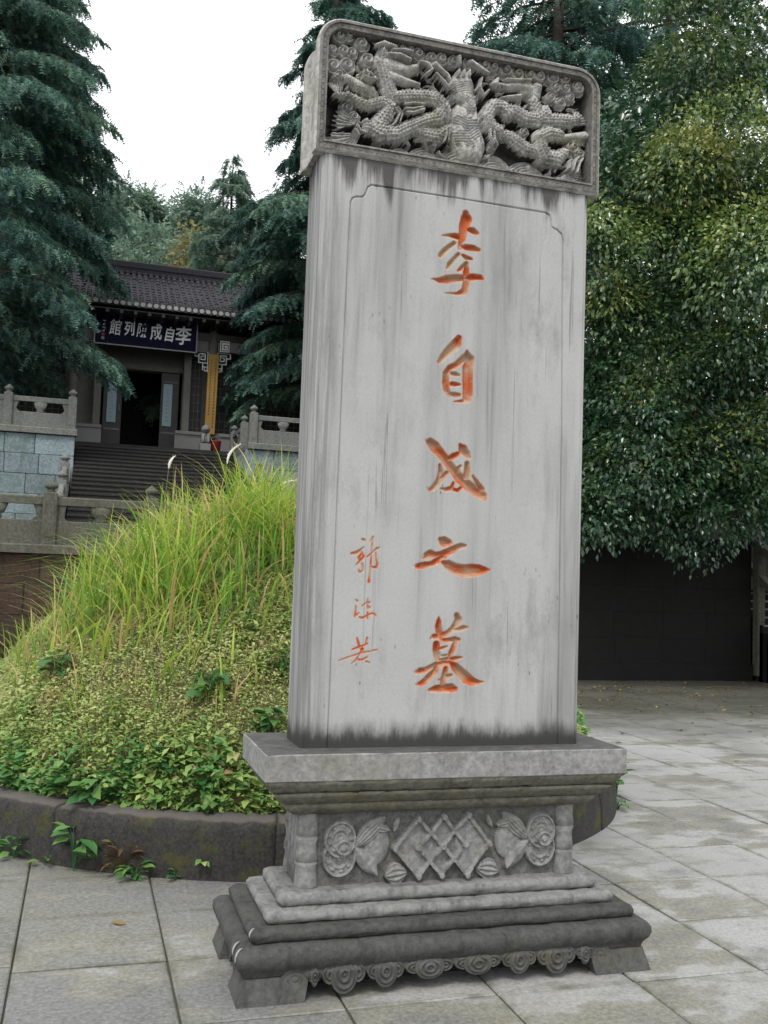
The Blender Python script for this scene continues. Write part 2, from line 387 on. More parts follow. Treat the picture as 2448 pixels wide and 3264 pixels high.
M_BROAD = mat_leaf('glossy_broad_leaves', [(0.026, 0.072, 0.036), (0.065, 0.13, 0.046), (0.15, 0.235, 0.055), (0.32, 0.32, 0.085)], 0.27, 0.25, 0.75)
M_GRASS = mat_leaf('tall_grass_blades', [(0.06, 0.21, 0.04), (0.19, 0.37, 0.05), (0.44, 0.51, 0.075), (0.64, 0.55, 0.24), (0.50, 0.29, 0.17)], 0.42, 0.42, 0.35)
M_COVER = mat_leaf('ground_cover_leaves', [(0.065, 0.215, 0.06), (0.19, 0.32, 0.085), (0.37, 0.45, 0.14), (0.50, 0.52, 0.25), (0.40, 0.22, 0.14)], 0.45, 0.35, 0.4)
M_WEED = mat_leaf('weed_leaves', [(0.035, 0.12, 0.04), (0.06, 0.17, 0.045), (0.12, 0.23, 0.055)], 0.45, 0.25, 0.35)
M_FERN = mat_leaf('dry_fern_leaves', [(0.08, 0.05, 0.02), (0.12, 0.06, 0.03), (0.10, 0.09, 0.03)], 0.6, 0.2, 0.2)
M_DRY = mat_leaf('dry_leaf_litter', [(0.10, 0.06, 0.03), (0.20, 0.15, 0.05), (0.28, 0.22, 0.07)], 0.7, 0.1, 0.2)
M_PLUME = mat_flat('white_grass_plume', (0.65, 0.63, 0.58), 0.9, 0.1)
M_STALK = mat_flat('dry_stalk', (0.20, 0.17, 0.09), 0.8, 0.2)
M_IRON = mat_flat('grey_metal', (0.2, 0.2, 0.2), 0.5, 0.2, 8, 0.4)
CHARS={"li":[[[0.023,3.2414,0.0134],[0.0273,3.2158,0.0235],[0.0158,3.177,0.0201],[0.0113,3.1392,0.0166],[0.0065,3.1081,0.0133],[0.0005,3.0811,0.0089]],[[0.0389,3.1715,0.009],[0.062,3.1682,0.0135],[0.0807,3.1598,0.009]],[[-0.0847,3.1255,0.0027],[-0.051,3.1317,0.0078],[-0.0238,3.1322,0.0122],[0.0013,3.1291,0.0134]],[[-0.0273,3.0991,0.0099],[-0.0516,3.0785,0.0111],[-0.0736,3.0582,0.011],[-0.0886,3.0367,0.011]],[[0.0046,3.0969,0.0089],[0.03,3.0884,0.0123],[0.0644,3.0887,0.0134],[0.0921,3.0847,0.0079]],[[-0.0054,3.0521,0.0089],[-0.0273,3.0253,0.0105],[-0.0469,3.0011,0.0109],[-0.0554,2.9827,0.0066]],[[0.0151,3.0505,0.0067],[0.0337,3.041,0.01],[0.0566,3.0396,0.0062]],[[0.0345,3.016,0.01],[0.0123,2.9936,0.0099],[-0.0054,2.9783,0.0044]],[[0.0322,3.0136,0.01],[0.0332,2.9832,0.0129],[0.0341,2.9508,0.0133],[0.0329,2.9181,0.0133],[0.0268,2.8914,0.0133],[-0.0067,2.8743,0.0065],[-0.0631,2.8714,0.0021]],[[-0.1243,2.9271,0.0026],[-0.0895,2.9245,0.0109],[-0.0561,2.933,0.0171],[-0.0111,2.943,0.016],[0.0228,2.9483,0.0134],[0.0682,2.9594,0.0133],[0.1004,2.9613,0.0116],[0.1109,2.9561,0.0068]]],"zi":[[[0.0083,2.6787,0.0124],[-0.0016,2.6555,0.0196],[-0.0221,2.6332,0.0186],[-0.0427,2.6129,0.0164],[-0.063,2.5888,0.0133],[-0.0811,2.5629,0.0081]],[[0.0485,2.6223,0.0072],[0.0513,2.5983,0.0197],[0.0262,2.5817,0.0155],[-0.0029,2.5587,0.0114],[-0.0299,2.5419,0.0133],[-0.046,2.5163,0.0144]],[[-0.046,2.5163,0.0144],[-0.0478,2.4742,0.014],[-0.0416,2.4447,0.0123],[-0.0262,2.4261,0.0092]],[[0.0623,2.5893,0.0197],[0.0527,2.554,0.0207],[0.0539,2.5138,0.0207],[0.0551,2.4737,0.0207],[0.0563,2.4335,0.0207],[0.0547,2.4153,0.0175]],[[0.0486,2.4047,0.0083],[0.0275,2.3999,0.0062],[-0.0063,2.3959,0.0021]],[[-0.0207,2.5188,0.0083],[-0.0016,2.5166,0.0099],[0.0155,2.5132,0.0045]],[[-0.0192,2.4728,0.0092],[-0.0002,2.4716,0.0099],[0.0168,2.4721,0.0066]],[[-0.0284,2.4269,0.0082],[-0.0051,2.426,0.0106],[0.0182,2.4281,0.0072]]],"cheng":[[[-0.1095,2.2104,0.0165],[-0.0886,2.1916,0.0219],[-0.0652,2.1666,0.0198],[-0.0418,2.1425,0.0188],[-0.0182,2.1163,0.0176],[0.0054,2.09,0.0172],[0.029,2.0636,0.0204],[0.0525,2.0458,0.0195],[0.0759,2.03,0.0196],[0.104,2.0145,0.02],[0.1275,2.003,0.0213],[0.144,1.9932,0.0146],[0.1513,1.9807,0.0079]],[[0.093,2.0763,0.0055],[0.1051,2.0577,0.0084],[0.1172,2.039,0.0116],[0.134,2.0185,0.0139]],[[0.0292,2.2078,0.0078],[0.0435,2.1895,0.0189],[0.0625,2.1714,0.0138],[0.0721,2.157,0.009]],[[-0.0236,2.1416,0.011],[-0.0013,2.1561,0.0128],[0.0189,2.1683,0.0089]],[[-0.0635,2.1132,0.0066],[-0.0581,2.0858,0.0114],[-0.0618,2.0599,0.0114],[-0.0723,2.0358,0.0127],[-0.0874,2.0157,0.0113],[-0.1027,2.0042,0.0087],[-0.1102,2.0122,0.0026]],[[-0.0308,2.0812,0.0088],[-0.0461,2.0652,0.0092],[-0.0571,2.0538,0.0088]],[[0.0638,2.1283,0.0111],[0.0648,2.0939,0.0138],[0.0588,2.0655,0.0138]],[[0.0343,2.1166,0.0055],[0.0221,2.104,0.0093],[0.0217,2.0803,0.0122]],[[-0.0557,2.0113,0.0044],[-0.0307,2.0085,0.0092],[-0.006,2.0164,0.0092],[0.0024,2.0405,0.0055]],[[0.0056,2.0107,0.0066],[0.0216,2.0074,0.008],[0.0372,2.0212,0.0055]]],"zhi":[[[-0.0509,1.793,0.0097],[-0.033,1.7844,0.0195],[-0.0127,1.7806,0.0146],[-0.0013,1.7787,0.0068]],[[-0.1193,1.709,0.0073],[-0.1085,1.7223,0.014],[-0.0939,1.7311,0.0141],[-0.0712,1.7262,0.0102],[-0.0462,1.726,0.0141],[-0.0165,1.7402,0.0134],[0.0159,1.7558,0.0135],[0.0459,1.7689,0.0118],[0.065,1.7698,0.0074]],[[-0.0359,1.7194,0.015],[-0.0605,1.7019,0.0126],[-0.0874,1.6856,0.0102],[-0.1195,1.6797,0.0125],[-0.1478,1.6739,0.0107]],[[-0.0352,1.6958,0.0097],[-0.0097,1.6839,0.019],[0.0262,1.6675,0.0215],[0.0619,1.6617,0.024],[0.0975,1.6642,0.0251],[0.1307,1.6678,0.021],[0.159,1.6695,0.0124],[0.1847,1.6709,0.0025]]],"mu":[[[-0.0462,1.4633,0.0018],[-0.0462,1.4405,0.0101],[-0.0467,1.4188,0.014],[-0.0413,1.3972,0.0146],[-0.0337,1.3756,0.0112],[-0.032,1.3583,0.0045]],[[0.0358,1.4695,0.0114],[0.0435,1.4511,0.0154],[0.0324,1.429,0.0136],[0.0143,1.4091,0.0102],[-0.0086,1.3934,0.009],[-0.0361,1.3799,0.0112],[-0.0685,1.3772,0.0094],[-0.0821,1.3683,0.0034]],[[0.0189,1.4091,0.0079],[0.0424,1.4096,0.0082],[0.0681,1.4166,0.0104],[0.0869,1.4196,0.0041]],[[-0.0309,1.3626,0.0067],[-0.003,1.3631,0.0081],[0.0297,1.3658,0.0125],[0.0484,1.3656,0.0072]],[[-0.0536,1.345,0.0134],[-0.0528,1.3212,0.0156],[-0.0474,1.2975,0.0157],[-0.0421,1.2781,0.0111]],[[0.0323,1.3549,0.0102],[0.0237,1.3309,0.0102],[0.0128,1.3068,0.0112],[0.0087,1.2894,0.009]],[[-0.0413,1.3224,0.0056],[-0.0229,1.3292,0.0072],[-0.0045,1.337,0.0027]],[[-0.0265,1.2956,0.0057],[-0.0056,1.2979,0.0056]],[[-0.0444,1.2748,0.0078],[-0.0097,1.2817,0.0094],[0.0229,1.2831,0.0101],[0.0508,1.2888,0.0072],[0.0672,1.2911,0.0022]],[[0.0163,1.2678,0.009],[-0.014,1.2675,0.0113],[-0.0416,1.2608,0.0124],[-0.069,1.2498,0.0112],[-0.0985,1.2367,0.0103],[-0.1235,1.2311,0.0122],[-0.1405,1.2257,0.0056]],[[-0.0506,1.2521,0.0112],[-0.0568,1.2305,0.0134],[-0.0769,1.211,0.0134],[-0.097,1.1916,0.0123],[-0.1172,1.1787,0.01],[-0.1331,1.1754,0.0034]],[[0.0164,1.2657,0.0102],[0.0356,1.2485,0.0163],[0.0598,1.2248,0.0208],[0.0863,1.2032,0.0215],[0.1127,1.188,0.017],[0.1436,1.1842,0.0091],[0.1697,1.1861,0.0019]],[[-0.0085,1.2438,0.009],[-0.0122,1.2135,0.0124],[-0.0185,1.1919,0.0124],[-0.0176,1.1639,0.0112]],[[-0.0394,1.194,0.0033],[-0.0187,1.1984,0.0049],[-0.0005,1.2093,0.0095],[0.018,1.2137,0.0063]],[[-0.0784,1.1509,0.0067],[-0.0521,1.1552,0.0139],[-0.0152,1.1596,0.0157],[0.0197,1.1596,0.0171],[0.0385,1.1564,0.0095]]],"guo":[[[-0.3975,1.7776,0.0054],[-0.39,1.7736,0.0069]],[[-0.441,1.7158,0.0067],[-0.422,1.72,0.0073],[-0.4076,1.7286,0.0068],[-0.3904,1.745,0.0033]],[[-0.3985,1.7233,0.0045],[-0.389,1.7066,0.0045],[-0.4031,1.6889,0.0051],[-0.4201,1.6683,0.0039]],[[-0.4011,1.7146,0.0045],[-0.4109,1.7,0.0053],[-0.4061,1.6888,0.0045]],[[-0.3952,1.675,0.0045],[-0.3901,1.6581,0.005],[-0.3926,1.6438,0.0045],[-0.4042,1.6377,0.0057],[-0.409,1.6489,0.0034]],[[-0.3631,1.7706,0.003],[-0.3504,1.7898,0.0046]],[[-0.3503,1.7883,0.0039],[-0.355,1.7537,0.0034],[-0.3567,1.7022,0.0036],[-0.3577,1.665,0.0042],[-0.36,1.6307,0.0042],[-0.3627,1.5993,0.0057]],[[-0.3741,1.7058,0.003],[-0.3539,1.7223,0.004],[-0.3336,1.7403,0.0057],[-0.3233,1.7451,0.004]],[[-0.3375,1.723,0.0034],[-0.3351,1.7002,0.0036],[-0.3283,1.6775,0.0048],[-0.3337,1.6602,0.0057],[-0.3517,1.6624,0.0045]]],"mo":[[[-0.4161,1.5239,0.0034],[-0.4091,1.5184,0.0056]],[[-0.4152,1.4984,0.0033],[-0.4158,1.4758,0.0044],[-0.418,1.456,0.0044],[-0.4009,1.4705,0.0027]],[[-0.3887,1.4991,0.0033],[-0.3699,1.511,0.0045],[-0.3552,1.5156,0.0034]],[[-0.3647,1.531,0.0024],[-0.3652,1.5054,0.0045],[-0.3632,1.4913,0.0048],[-0.353,1.4958,0.0034]],[[-0.3972,1.4523,0.0039],[-0.3882,1.4482,0.0044],[-0.3708,1.4571,0.0031],[-0.3476,1.469,0.0031],[-0.3356,1.4678,0.0039],[-0.3279,1.4609,0.0034]],[[-0.3641,1.4742,0.0027],[-0.3631,1.4488,0.0034]]],"ruo":[[[-0.4058,1.3661,0.0034],[-0.3992,1.3465,0.0051],[-0.394,1.3269,0.005]],[[-0.4245,1.318,0.0033],[-0.3985,1.3282,0.0036],[-0.3752,1.3356,0.0033],[-0.3607,1.3428,0.0039]],[[-0.3616,1.3668,0.0045],[-0.3668,1.347,0.0028]],[[-0.4796,1.2712,0.003],[-0.4408,1.2856,0.0033],[-0.3974,1.3001,0.0033],[-0.3682,1.3075,0.0039],[-0.3447,1.3106,0.0034],[-0.3168,1.318,0.0034]],[[-0.3819,1.3186,0.008],[-0.3831,1.3101,0.0057],[-0.3943,1.2959,0.0038],[-0.4082,1.2733,0.0033],[-0.4252,1.2591,0.0027]],[[-0.3965,1.2762,0.0039],[-0.3818,1.275,0.0036],[-0.3587,1.2879,0.0034]],[[-0.3639,1.2695,0.0033],[-0.3489,1.264,0.0044]]]}
RELIEF={"tubes":[[[[-0.3785,3.9145,0.0268],[-0.3841,3.8687,0.0401],[-0.3611,3.8062,0.0428],[-0.3458,3.7556,0.0411],[-0.3219,3.7198,0.0375]],0.9,1],[[[-0.3129,3.7215,0.0304],[-0.2543,3.7368,0.0361],[-0.1812,3.7484,0.0363],[-0.1303,3.7505,0.0383],[-0.0921,3.7213,0.0403],[-0.0861,3.6772,0.0403],[-0.1225,3.6526,0.0364]],0.95,1],[[[-0.0869,3.7041,0.0365],[-0.1134,3.6588,0.0383],[-0.1774,3.634,0.0362],[-0.2404,3.5961,0.0377],[-0.3027,3.5586,0.0411],[-0.3743,3.5463,0.0442],[-0.4285,3.5634,0.0317],[-0.4471,3.5865,0.0141]],1.0,1],[[[-0.3654,3.5478,0.0443],[-0.3848,3.5887,0.0425],[-0.3507,3.639,0.0391],[-0.3383,3.6723,0.0338],[-0.3705,3.6887,0.0302],[-0.4409,3.6582,0.0265],[-0.4856,3.6677,0.0263],[-0.5302,3.6816,0.0245],[-0.5912,3.6747,0.0104]],1.0,1],[[[-0.2125,3.5831,0.018],[-0.1665,3.582,0.0398],[-0.111,3.5826,0.0419],[-0.0748,3.6159,0.0274]],0.9,1],[[[-0.4794,3.7394,0.0246],[-0.4258,3.7318,0.0354],[-0.4074,3.7174,0.0266]],0.8,1],[[[-0.5337,3.7733,0.0227],[-0.4797,3.7482,0.0317],[-0.4438,3.7373,0.0265]],0.8,0],[[[0.2172,3.7403,0.0378],[0.1873,3.7672,0.0377],[0.144,3.7594,0.0375],[0.1164,3.7131,0.0355],[0.1322,3.6655,0.0356],[0.176,3.6501,0.0301]],1.05,1],[[[0.1973,3.7552,0.0377],[0.2558,3.7564,0.0379],[0.3054,3.7374,0.0381],[0.3646,3.7386,0.0384],[0.4036,3.7735,0.0327]],0.95,1],[[[0.4131,3.794,0.0347],[0.3943,3.7439,0.0366],[0.363,3.8037,0.0327],[0.3524,3.8298,0.0327]],0.8,1],[[[0.4043,3.7456,0.0365],[0.4641,3.7562,0.0368],[0.5245,3.7621,0.0371],[0.5751,3.7758,0.0235]],0.9,1],[[[0.1813,3.6327,0.0226],[0.2296,3.641,0.034],[0.2692,3.62,0.0379],[0.3089,3.599,0.0381],[0.3585,3.5888,0.0268]],0.9,1],[[[0.4759,3.6832,0.0329],[0.4257,3.6839,0.0385],[0.3815,3.6577,0.0384],[0.3876,3.6122,0.0422],[0.4135,3.57,0.0442],[0.4685,3.5697,0.0425],[0.5079,3.6043,0.0291]],1.0,1],[[[0.5062,3.679,0.0233],[0.5565,3.6923,0.0254],[0.6174,3.7075,0.0295]],0.8,0],[[[0.0343,3.7442,0.0465],[0.0218,3.6872,0.0787],[0.0187,3.6321,0.0851],[0.0392,3.5811,0.088],[0.04,3.5539,0.0787]],0.85,2],[[[0.0028,3.848,0.0574],[0.0091,3.7944,0.0575],[0.0338,3.7624,0.0371]],0.9,0],[[[-0.1442,3.8928,0.0146],[-0.1203,3.8747,0.0109],[-0.0822,3.8502,0.011],[-0.067,3.8167,0.011],[-0.0805,3.796,0.0073]],1.3,0],[[[-0.1381,3.8487,0.0073],[-0.0999,3.8196,0.0082],[-0.0757,3.7923,0.0083]],1.1,0],[[[0.0784,3.8669,0.0084],[0.0701,3.824,0.0102],[0.0902,3.791,0.0102],[0.1134,3.8182,0.0075]],1.3,0],[[[0.0286,3.9355,0.0131],[0.0674,3.9154,0.015],[0.1112,3.8961,0.0084]],1.1,0],[[[-0.0288,3.9518,0.0166],[-0.0231,3.9209,0.0129]],1,0],[[[-0.0315,3.8854,0.0065],[-0.029,3.8649,0.0083]],1.5,0],[[[-0.0061,3.8903,0.0065],[-0.0054,3.8666,0.0083]],1.5,0],[[[0.0185,3.8922,0.0064],[0.0211,3.8698,0.0083]],1.5,0],[[[-0.3584,3.8558,0.0536],[-0.3131,3.8557,0.0413],[-0.2673,3.851,0.0324],[-0.2222,3.8732,0.0199]],0.9,0],[[[-0.3387,3.8105,0.0322],[-0.284,3.8029,0.0234],[-0.2104,3.7943,0.0108]],0.9,0],[[[-0.415,3.9295,0.0088],[-0.3796,3.9456,0.0179],[-0.3251,3.9386,0.0108]],1,0],[[[-0.3598,3.8958,0.0107],[-0.3056,3.902,0.0126],[-0.2595,3.8885,0.009]],1.1,0],[[[-0.3425,3.9171,0.0071],[-0.2883,3.9279,0.0108],[-0.2516,3.9261,0.0072]],1.1,0],[[[-0.2135,3.8884,0.0072],[-0.1765,3.8866,0.0109],[-0.1572,3.8631,0.0091],[-0.1842,3.8399,0.0073]],1.1,0],[[[0.1604,3.8639,0.0207],[0.2041,3.8628,0.0189],[0.2623,3.8784,0.0229],[0.3214,3.8801,0.0326]],0.9,0],[[[0.1768,3.7976,0.0075],[0.2153,3.8093,0.0132],[0.2736,3.8246,0.0152]],1,0],[[[0.2033,3.8905,0.0094],[0.2619,3.8969,0.0114],[0.3207,3.908,0.0115]],1,0],[[[0.302,3.8671,0.0383],[0.3517,3.8577,0.0423],[0.3706,3.8986,0.0289]],0.8,0],[[[0.1461,3.8566,0.0188],[0.1552,3.8768,0.0132]],1.2,0],[[[-0.2798,3.6829,0.0063],[-0.2437,3.6939,0.0081],[-0.1888,3.6993,0.0072]],1.2,0],[[[-0.2747,3.6659,0.0063],[-0.2429,3.669,0.0081],[-0.1975,3.6843,0.0073]],1.2,0],[[[-0.2696,3.649,0.0063],[-0.2377,3.6529,0.0081],[-0.1881,3.677,0.0073]],1.2,0],[[[-0.4637,3.7955,0.0053],[-0.4369,3.7918,0.0071],[-0.4185,3.7775,0.0062]],1.2,0],[[[-0.4675,3.7771,0.0053],[-0.4405,3.7689,0.0071],[-0.4139,3.7739,0.0062]],1.2,0],[[[-0.4552,3.806,0.0053],[-0.4454,3.7813,0.0071]],1.2,0],[[[-0.3199,3.6623,0.0054],[-0.2983,3.6394,0.0072],[-0.3133,3.6012,0.0071],[-0.3351,3.5796,0.0054]],1,0],[[[-0.3066,3.6691,0.0044],[-0.2857,3.6417,0.0063],[-0.2953,3.6043,0.0053]],1,0],[[[-0.0751,3.6249,0.0073],[-0.0783,3.5792,0.0083],[-0.0867,3.5507,0.0054]],1,0],[[[-0.0613,3.6318,0.0074],[-0.0646,3.5905,0.0082],[-0.0682,3.5538,0.0054]],1,0],[[[0.1281,3.6419,0.0075],[0.1339,3.6063,0.0084],[0.149,3.5814,0.0057]],1,0],[[[0.1475,3.6361,0.0074],[0.1533,3.6004,0.0084],[0.1684,3.5755,0.0057]],1,0],[[[0.5402,3.5159,0.0078],[0.5495,3.5549,0.0078],[0.5691,3.5862,0.0058]],1.1,0],[[[0.5606,3.5098,0.0078],[0.5747,3.5589,0.0078],[0.5895,3.5802,0.0059]],1.1,0],[[[0.5199,3.522,0.0077],[0.5241,3.5601,0.0077]],1.1,0],[[[-0.4901,3.5527,0.007],[-0.4716,3.5295,0.0088],[-0.4449,3.5253,0.007]],1.2,0],[[[-0.4982,3.5337,0.0069],[-0.4797,3.5106,0.0088]],1.2,0]],"clouds":[[-0.5758,3.9548,0.0403],[-0.5323,3.9681,0.0352],[-0.6037,3.883,0.0348],[-0.5513,3.889,0.0368],[-0.4734,3.9357,0.0443],[-0.5159,3.8872,0.0334],[-0.4442,3.8703,0.0425],[-0.5966,3.814,0.0453],[-0.5358,3.8302,0.0456],[-0.5689,3.7754,0.0349],[-0.3665,3.9572,0.0358],[-0.2892,3.9547,0.0343],[-0.2523,3.9485,0.0307],[-0.2153,3.9423,0.0399],[-0.1503,3.937,0.0366],[-0.1038,3.9416,0.0386],[-0.0475,3.9436,0.0352],[0.0285,3.9401,0.0448],[0.1048,3.9503,0.0394],[0.1483,3.9495,0.0359],[0.2115,3.9478,0.0456],[0.2705,3.9405,0.0497],[0.3296,3.9471,0.0384],[0.3792,3.9519,0.0435],[0.4493,3.9558,0.0466],[0.5098,3.9626,0.0391],[0.4365,3.8592,0.033],[0.4872,3.845,0.0351],[0.5371,3.8777,0.0333],[0.4604,3.9107,0.035],[0.5109,3.9154,0.039],[0.5714,3.941,0.0334],[0.5819,3.9287,0.0355],[-0.5816,3.7642,0.0262],[-0.5242,3.6388,0.0393],[-0.4964,3.6042,0.035],[0.5577,3.6407,0.0439],[0.5887,3.6177,0.0392],[-0.0513,3.765,0.0258],[0.0617,3.7858,0.0242],[-0.0384,3.8038,0.0239],[0.0366,3.8269,0.0242],[0.307,3.6728,0.0286],[-0.128,3.5347,0.02],[0.1539,3.5776,0.0243]],"fans":[[-0.4732,3.5732,0.1231,120,200,7],[-0.4628,3.531,0.1672,185,250,7],[-0.5739,3.6779,0.0958,80,130,5],[0.5455,3.7328,0.1273,20,85,7],[0.5371,3.6561,0.1172,0,40,5],[0.4709,3.4676,0.1839,0,40,8],[0.4994,3.5374,0.1358,-30,30,7],[0.4716,3.4398,0.1643,5,60,7],[-0.5311,3.4756,0.0958,180,260,6],[-0.3966,3.9154,0.0714,60,130,6],[0.3602,3.9154,0.0868,60,130,5]],"waves":[[-0.1528,3.4456,0.1042],[0.1719,3.4526,0.1171],[-0.2717,3.4484,0.0804],[0.3423,3.4474,0.1143],[-0.3975,3.4454,0.0705],[0.5522,3.4336,0.107],[-0.5043,3.4627,0.0523],[-0.0141,3.4726,0.0919],[0.0414,3.5088,0.0925]]}
# ------------------------------------------------------------------ the stele
W, DEP = 1.26, 0.288
YC = DEP / 2

def capsules(X, Z, pts):
    """min over segments of distance minus interpolated radius; also arc length and side coordinate"""
    best = np.full(X.shape, 1e9); S = np.zeros(X.shape); T = np.zeros(X.shape); RR = np.full(X.shape, 1e-3)
    s0 = 0.0
    P = pts if len(pts) > 1 else [pts[0], (pts[0][0] + 1e-5, pts[0][1], pts[0][2])]
    for (x0, z0, r0), (x1, z1, r1) in zip(P[:-1], P[1:]):
        dx, dz = x1 - x0, z1 - z0; L = math.hypot(dx, dz) + 1e-9
        t = np.clip(((X - x0) * dx + (Z - z0) * dz) / L ** 2, 0, 1)
        r = r0 + (r1 - r0) * t
        px, pz = X - x0 - t * dx, Z - z0 - t * dz
        d = np.hypot(px, pz) - r
        m = d < best
        best[m] = d[m]; S[m] = (s0 + t * L)[m]; RR[m] = r[m]
        T[m] = ((px * -dz + pz * dx) / L)[m]
        s0 += L
    return best, S, T, RR

def grid_faces(nz, nx):
    i = np.arange(nz * nx).reshape(nz, nx)
    return np.stack([i[:-1, :-1], i[:-1, 1:], i[1:, 1:], i[1:, :-1]], -1).reshape(-1, 4)

def split_grid(xs, zs, Y, ids, names, mat_of, parent, attrs=None, keep=None, labels=None):
    """a carved face (y over an x,z grid) cut into one mesh per id"""
    X, Z = np.meshgrid(xs, zs)
    V = np.stack([X, Y, Z], -1).reshape(-1, 3)
    F = grid_faces(len(zs), len(xs))
    fid = ids[:-1, :-1].ravel()
    if keep is not None:
        k = keep.ravel(); F, fid = F[k], fid[k]
    for i, nm in names.items():
        f = F[fid == i]
        if not len(f): continue
        u, inv = np.unique(f, return_inverse=True)
        at = {n: a.ravel()[u] for n, a in (attrs or {}).items()}
        o = np_obj(nm, V[u], inv.reshape(-1, 4), mat_of(i), parent, at, True)
        if labels and i in labels: o['label'] = labels[i]
        if nm in ('carved_manes', 'relief_ground'): o['kind'] = 'stuff'

def sweep(name, hx, hy, prof, mat, parent, rc=0.010, jit=0.0015, nx=36, ny=14, smooth=True):
    """moulding: profile (offset, z) swept round a rectangle centred on the stele"""
    r = np.random.default_rng(sum(map(ord, name)) + int(hx * 1e4))
    pts = []
    def edge(a, b, n):
        for i in range(n): pts.append((a[0] + (b[0] - a[0]) * i / n, a[1] + (b[1] - a[1]) * i / n))
    base = []
    for sx, sy, a0 in ((1, -1, -90), (1, 1, 0), (-1, 1, 90), (-1, -1, 180)):
        base.append([(sx, sy, a0 + k * 30) for k in range(4)])
    V = []
    loops = []
    for o, z in prof:
        X, Yh = hx + o, hy + o
        corners = [[(sx * (X - rc) + rc * math.cos(rad(a)), sy * (Yh - rc) + rc * math.sin(rad(a))) for sx, sy, a in c] for c in base]
        pts = []
        for ci in range(4):
            c = corners[ci]; nxt = corners[(ci + 1) % 4]
            pts += c
            n = ny if ci % 2 == 0 else nx
            for i in range(1, n): pts.append((c[-1][0] + (nxt[0][0] - c[-1][0]) * i / n, c[-1][1] + (nxt[0][1] - c[-1][1]) * i / n))
        loops.append(len(pts))
        V += [(x, y + YC, z) for x, y in pts]
    V = np.array(V); V += r.normal(0, jit, V.shape)
    n = loops[0]; m = len(prof)
    F = [(i * n + k, i * n + (k + 1) % n, (i + 1) * n + (k + 1) % n, (i + 1) * n + k) for i in range(m - 1) for k in range(n)]
    me = bpy.data.meshes.new(name)
    me.from_pydata(V.tolist(), [], F + [tuple(reversed(range(n))), tuple(range((m - 1) * n, m * n))])
    bm_fix(me)
    me.materials.append(mat)
    if smooth: me.polygons.foreach_set('use_smooth', np.ones(len(me.polygons), bool))
    return link(name, me, parent)

def hyo(w): return DEP / 2 + 0.84 * (w - W) / 2

def roll(z0, z1, out=0.0, depth=0.022, n=8, top_in=0.0):
    """rounded-nose profile between two heights"""
    h = (z1 - z0) / 2; zc = (z0 + z1) / 2
    return [(out - depth + depth * math.cos(a), zc + h * math.sin(a)) for a in np.linspace(-math.pi / 2, math.pi / 2, n + 1)]

stele = empty('stone_stele', 'tall grey carved stone stele with red cut characters on a stepped pedestal', 'stele')

# shaft: carved front plus plain block with chamfered corners
XG = np.concatenate([np.arange(-0.606, -0.565, 0.012), np.arange(-0.565, -0.20, 0.0034), np.arange(-0.20, -0.12, 0.011),
                     np.arange(-0.12, 0.255, 0.0034), np.arange(0.255, 0.39, 0.011), np.arange(0.39, 0.575, 0.0034), np.arange(0.575, 0.606, 0.0102), [0.606]])
ZG = np.linspace(0.915, 3.43, 740)
GX, GZ = np.meshgrid(XG, ZG)
Yf = np.zeros(GX.shape); paint = np.zeros(GX.shape); ids = np.zeros(GX.shape, int)
NOI = noise2(GX.shape, 7, 3)
def on_grid(xr, zr): return slice(*np.searchsorted(ZG, zr)), slice(*np.searchsorted(XG, xr))
char_names = {}
char_labels = {}
GLYPH = {'li': '李', 'zi': '自', 'cheng': '成', 'zhi': '之', 'mu': '墓', 'guo': '郭', 'mo': '沫', 'ruo': '若'}
for ci, (nm, strokes) in enumerate(CHARS.items(), 1):
    ax = [p[0] for s in strokes for p in s]; az = [p[1] for s in strokes for p in s]
    sl = on_grid((min(ax) - 0.05, max(ax) + 0.05), (min(az) - 0.05, max(az) + 0.05))
    x, zz = GX[sl], GZ[sl]
    d = np.full(x.shape, 1e9)
    big = ci <= 5
    for s in strokes: d = np.minimum(d, capsules(x, zz, [(a, b, c * (1.16 if big else 1.0)) for a, b, c in s])[0])
    dep = np.clip(-d * (1.6 if big else 1.3), 0, 0.024 if big else 0.009)
    Yf[sl] += dep
    paint[sl] = np.maximum(paint[sl], np.clip((-d + 0.0022) / 0.0022, 0, 1))
    ids[sl] = np.where(d < 0.006, ci, ids[sl])
    char_names[ci] = 'inscription_character'
    char_labels[ci] = ('large red-painted cut character ' if big else 'small thin red cut character ') + GLYPH[nm]
groove = [(-0.515, 0.90), (-0.5105, 2.4586), (-0.5039, 3.2115), (-0.4967, 3.2323), (-0.4811, 3.2409), (-0.4533, 3.2443), (-0.4417, 3.2564), (-0.4309, 3.2897), (-0.4153, 3.3025),
          (-0.0181, 3.3043), (0.4105, 3.3016), (0.4332, 3.2924), (0.4401, 3.2682), (0.4444, 3.2395), (0.4709, 3.2306), (0.494, 3.2129), (0.5019, 3.1846), (0.518, 2.2), (0.528, 0.90)]
gd = capsules(GX, GZ, [(a, b, 0.0034) for a, b in groove])[0]
Yf += np.clip(-gd * 4, 0, 0.010)
Yf += (noise2(GX.shape, 60, 5) - 0.5) * 0.004
edge_fade = np.minimum(np.minimum(GX + 0.606, 0.606 - GX) / 0.02, 1).clip(0, 1)
Yf *= edge_fade
split_grid(XG, ZG, Yf, ids, {0: 'shaft_face', **char_names}, lambda i: M_MARBLE, stele, {'paint': paint}, labels=char_labels)
mb = MB()
hw = W / 2
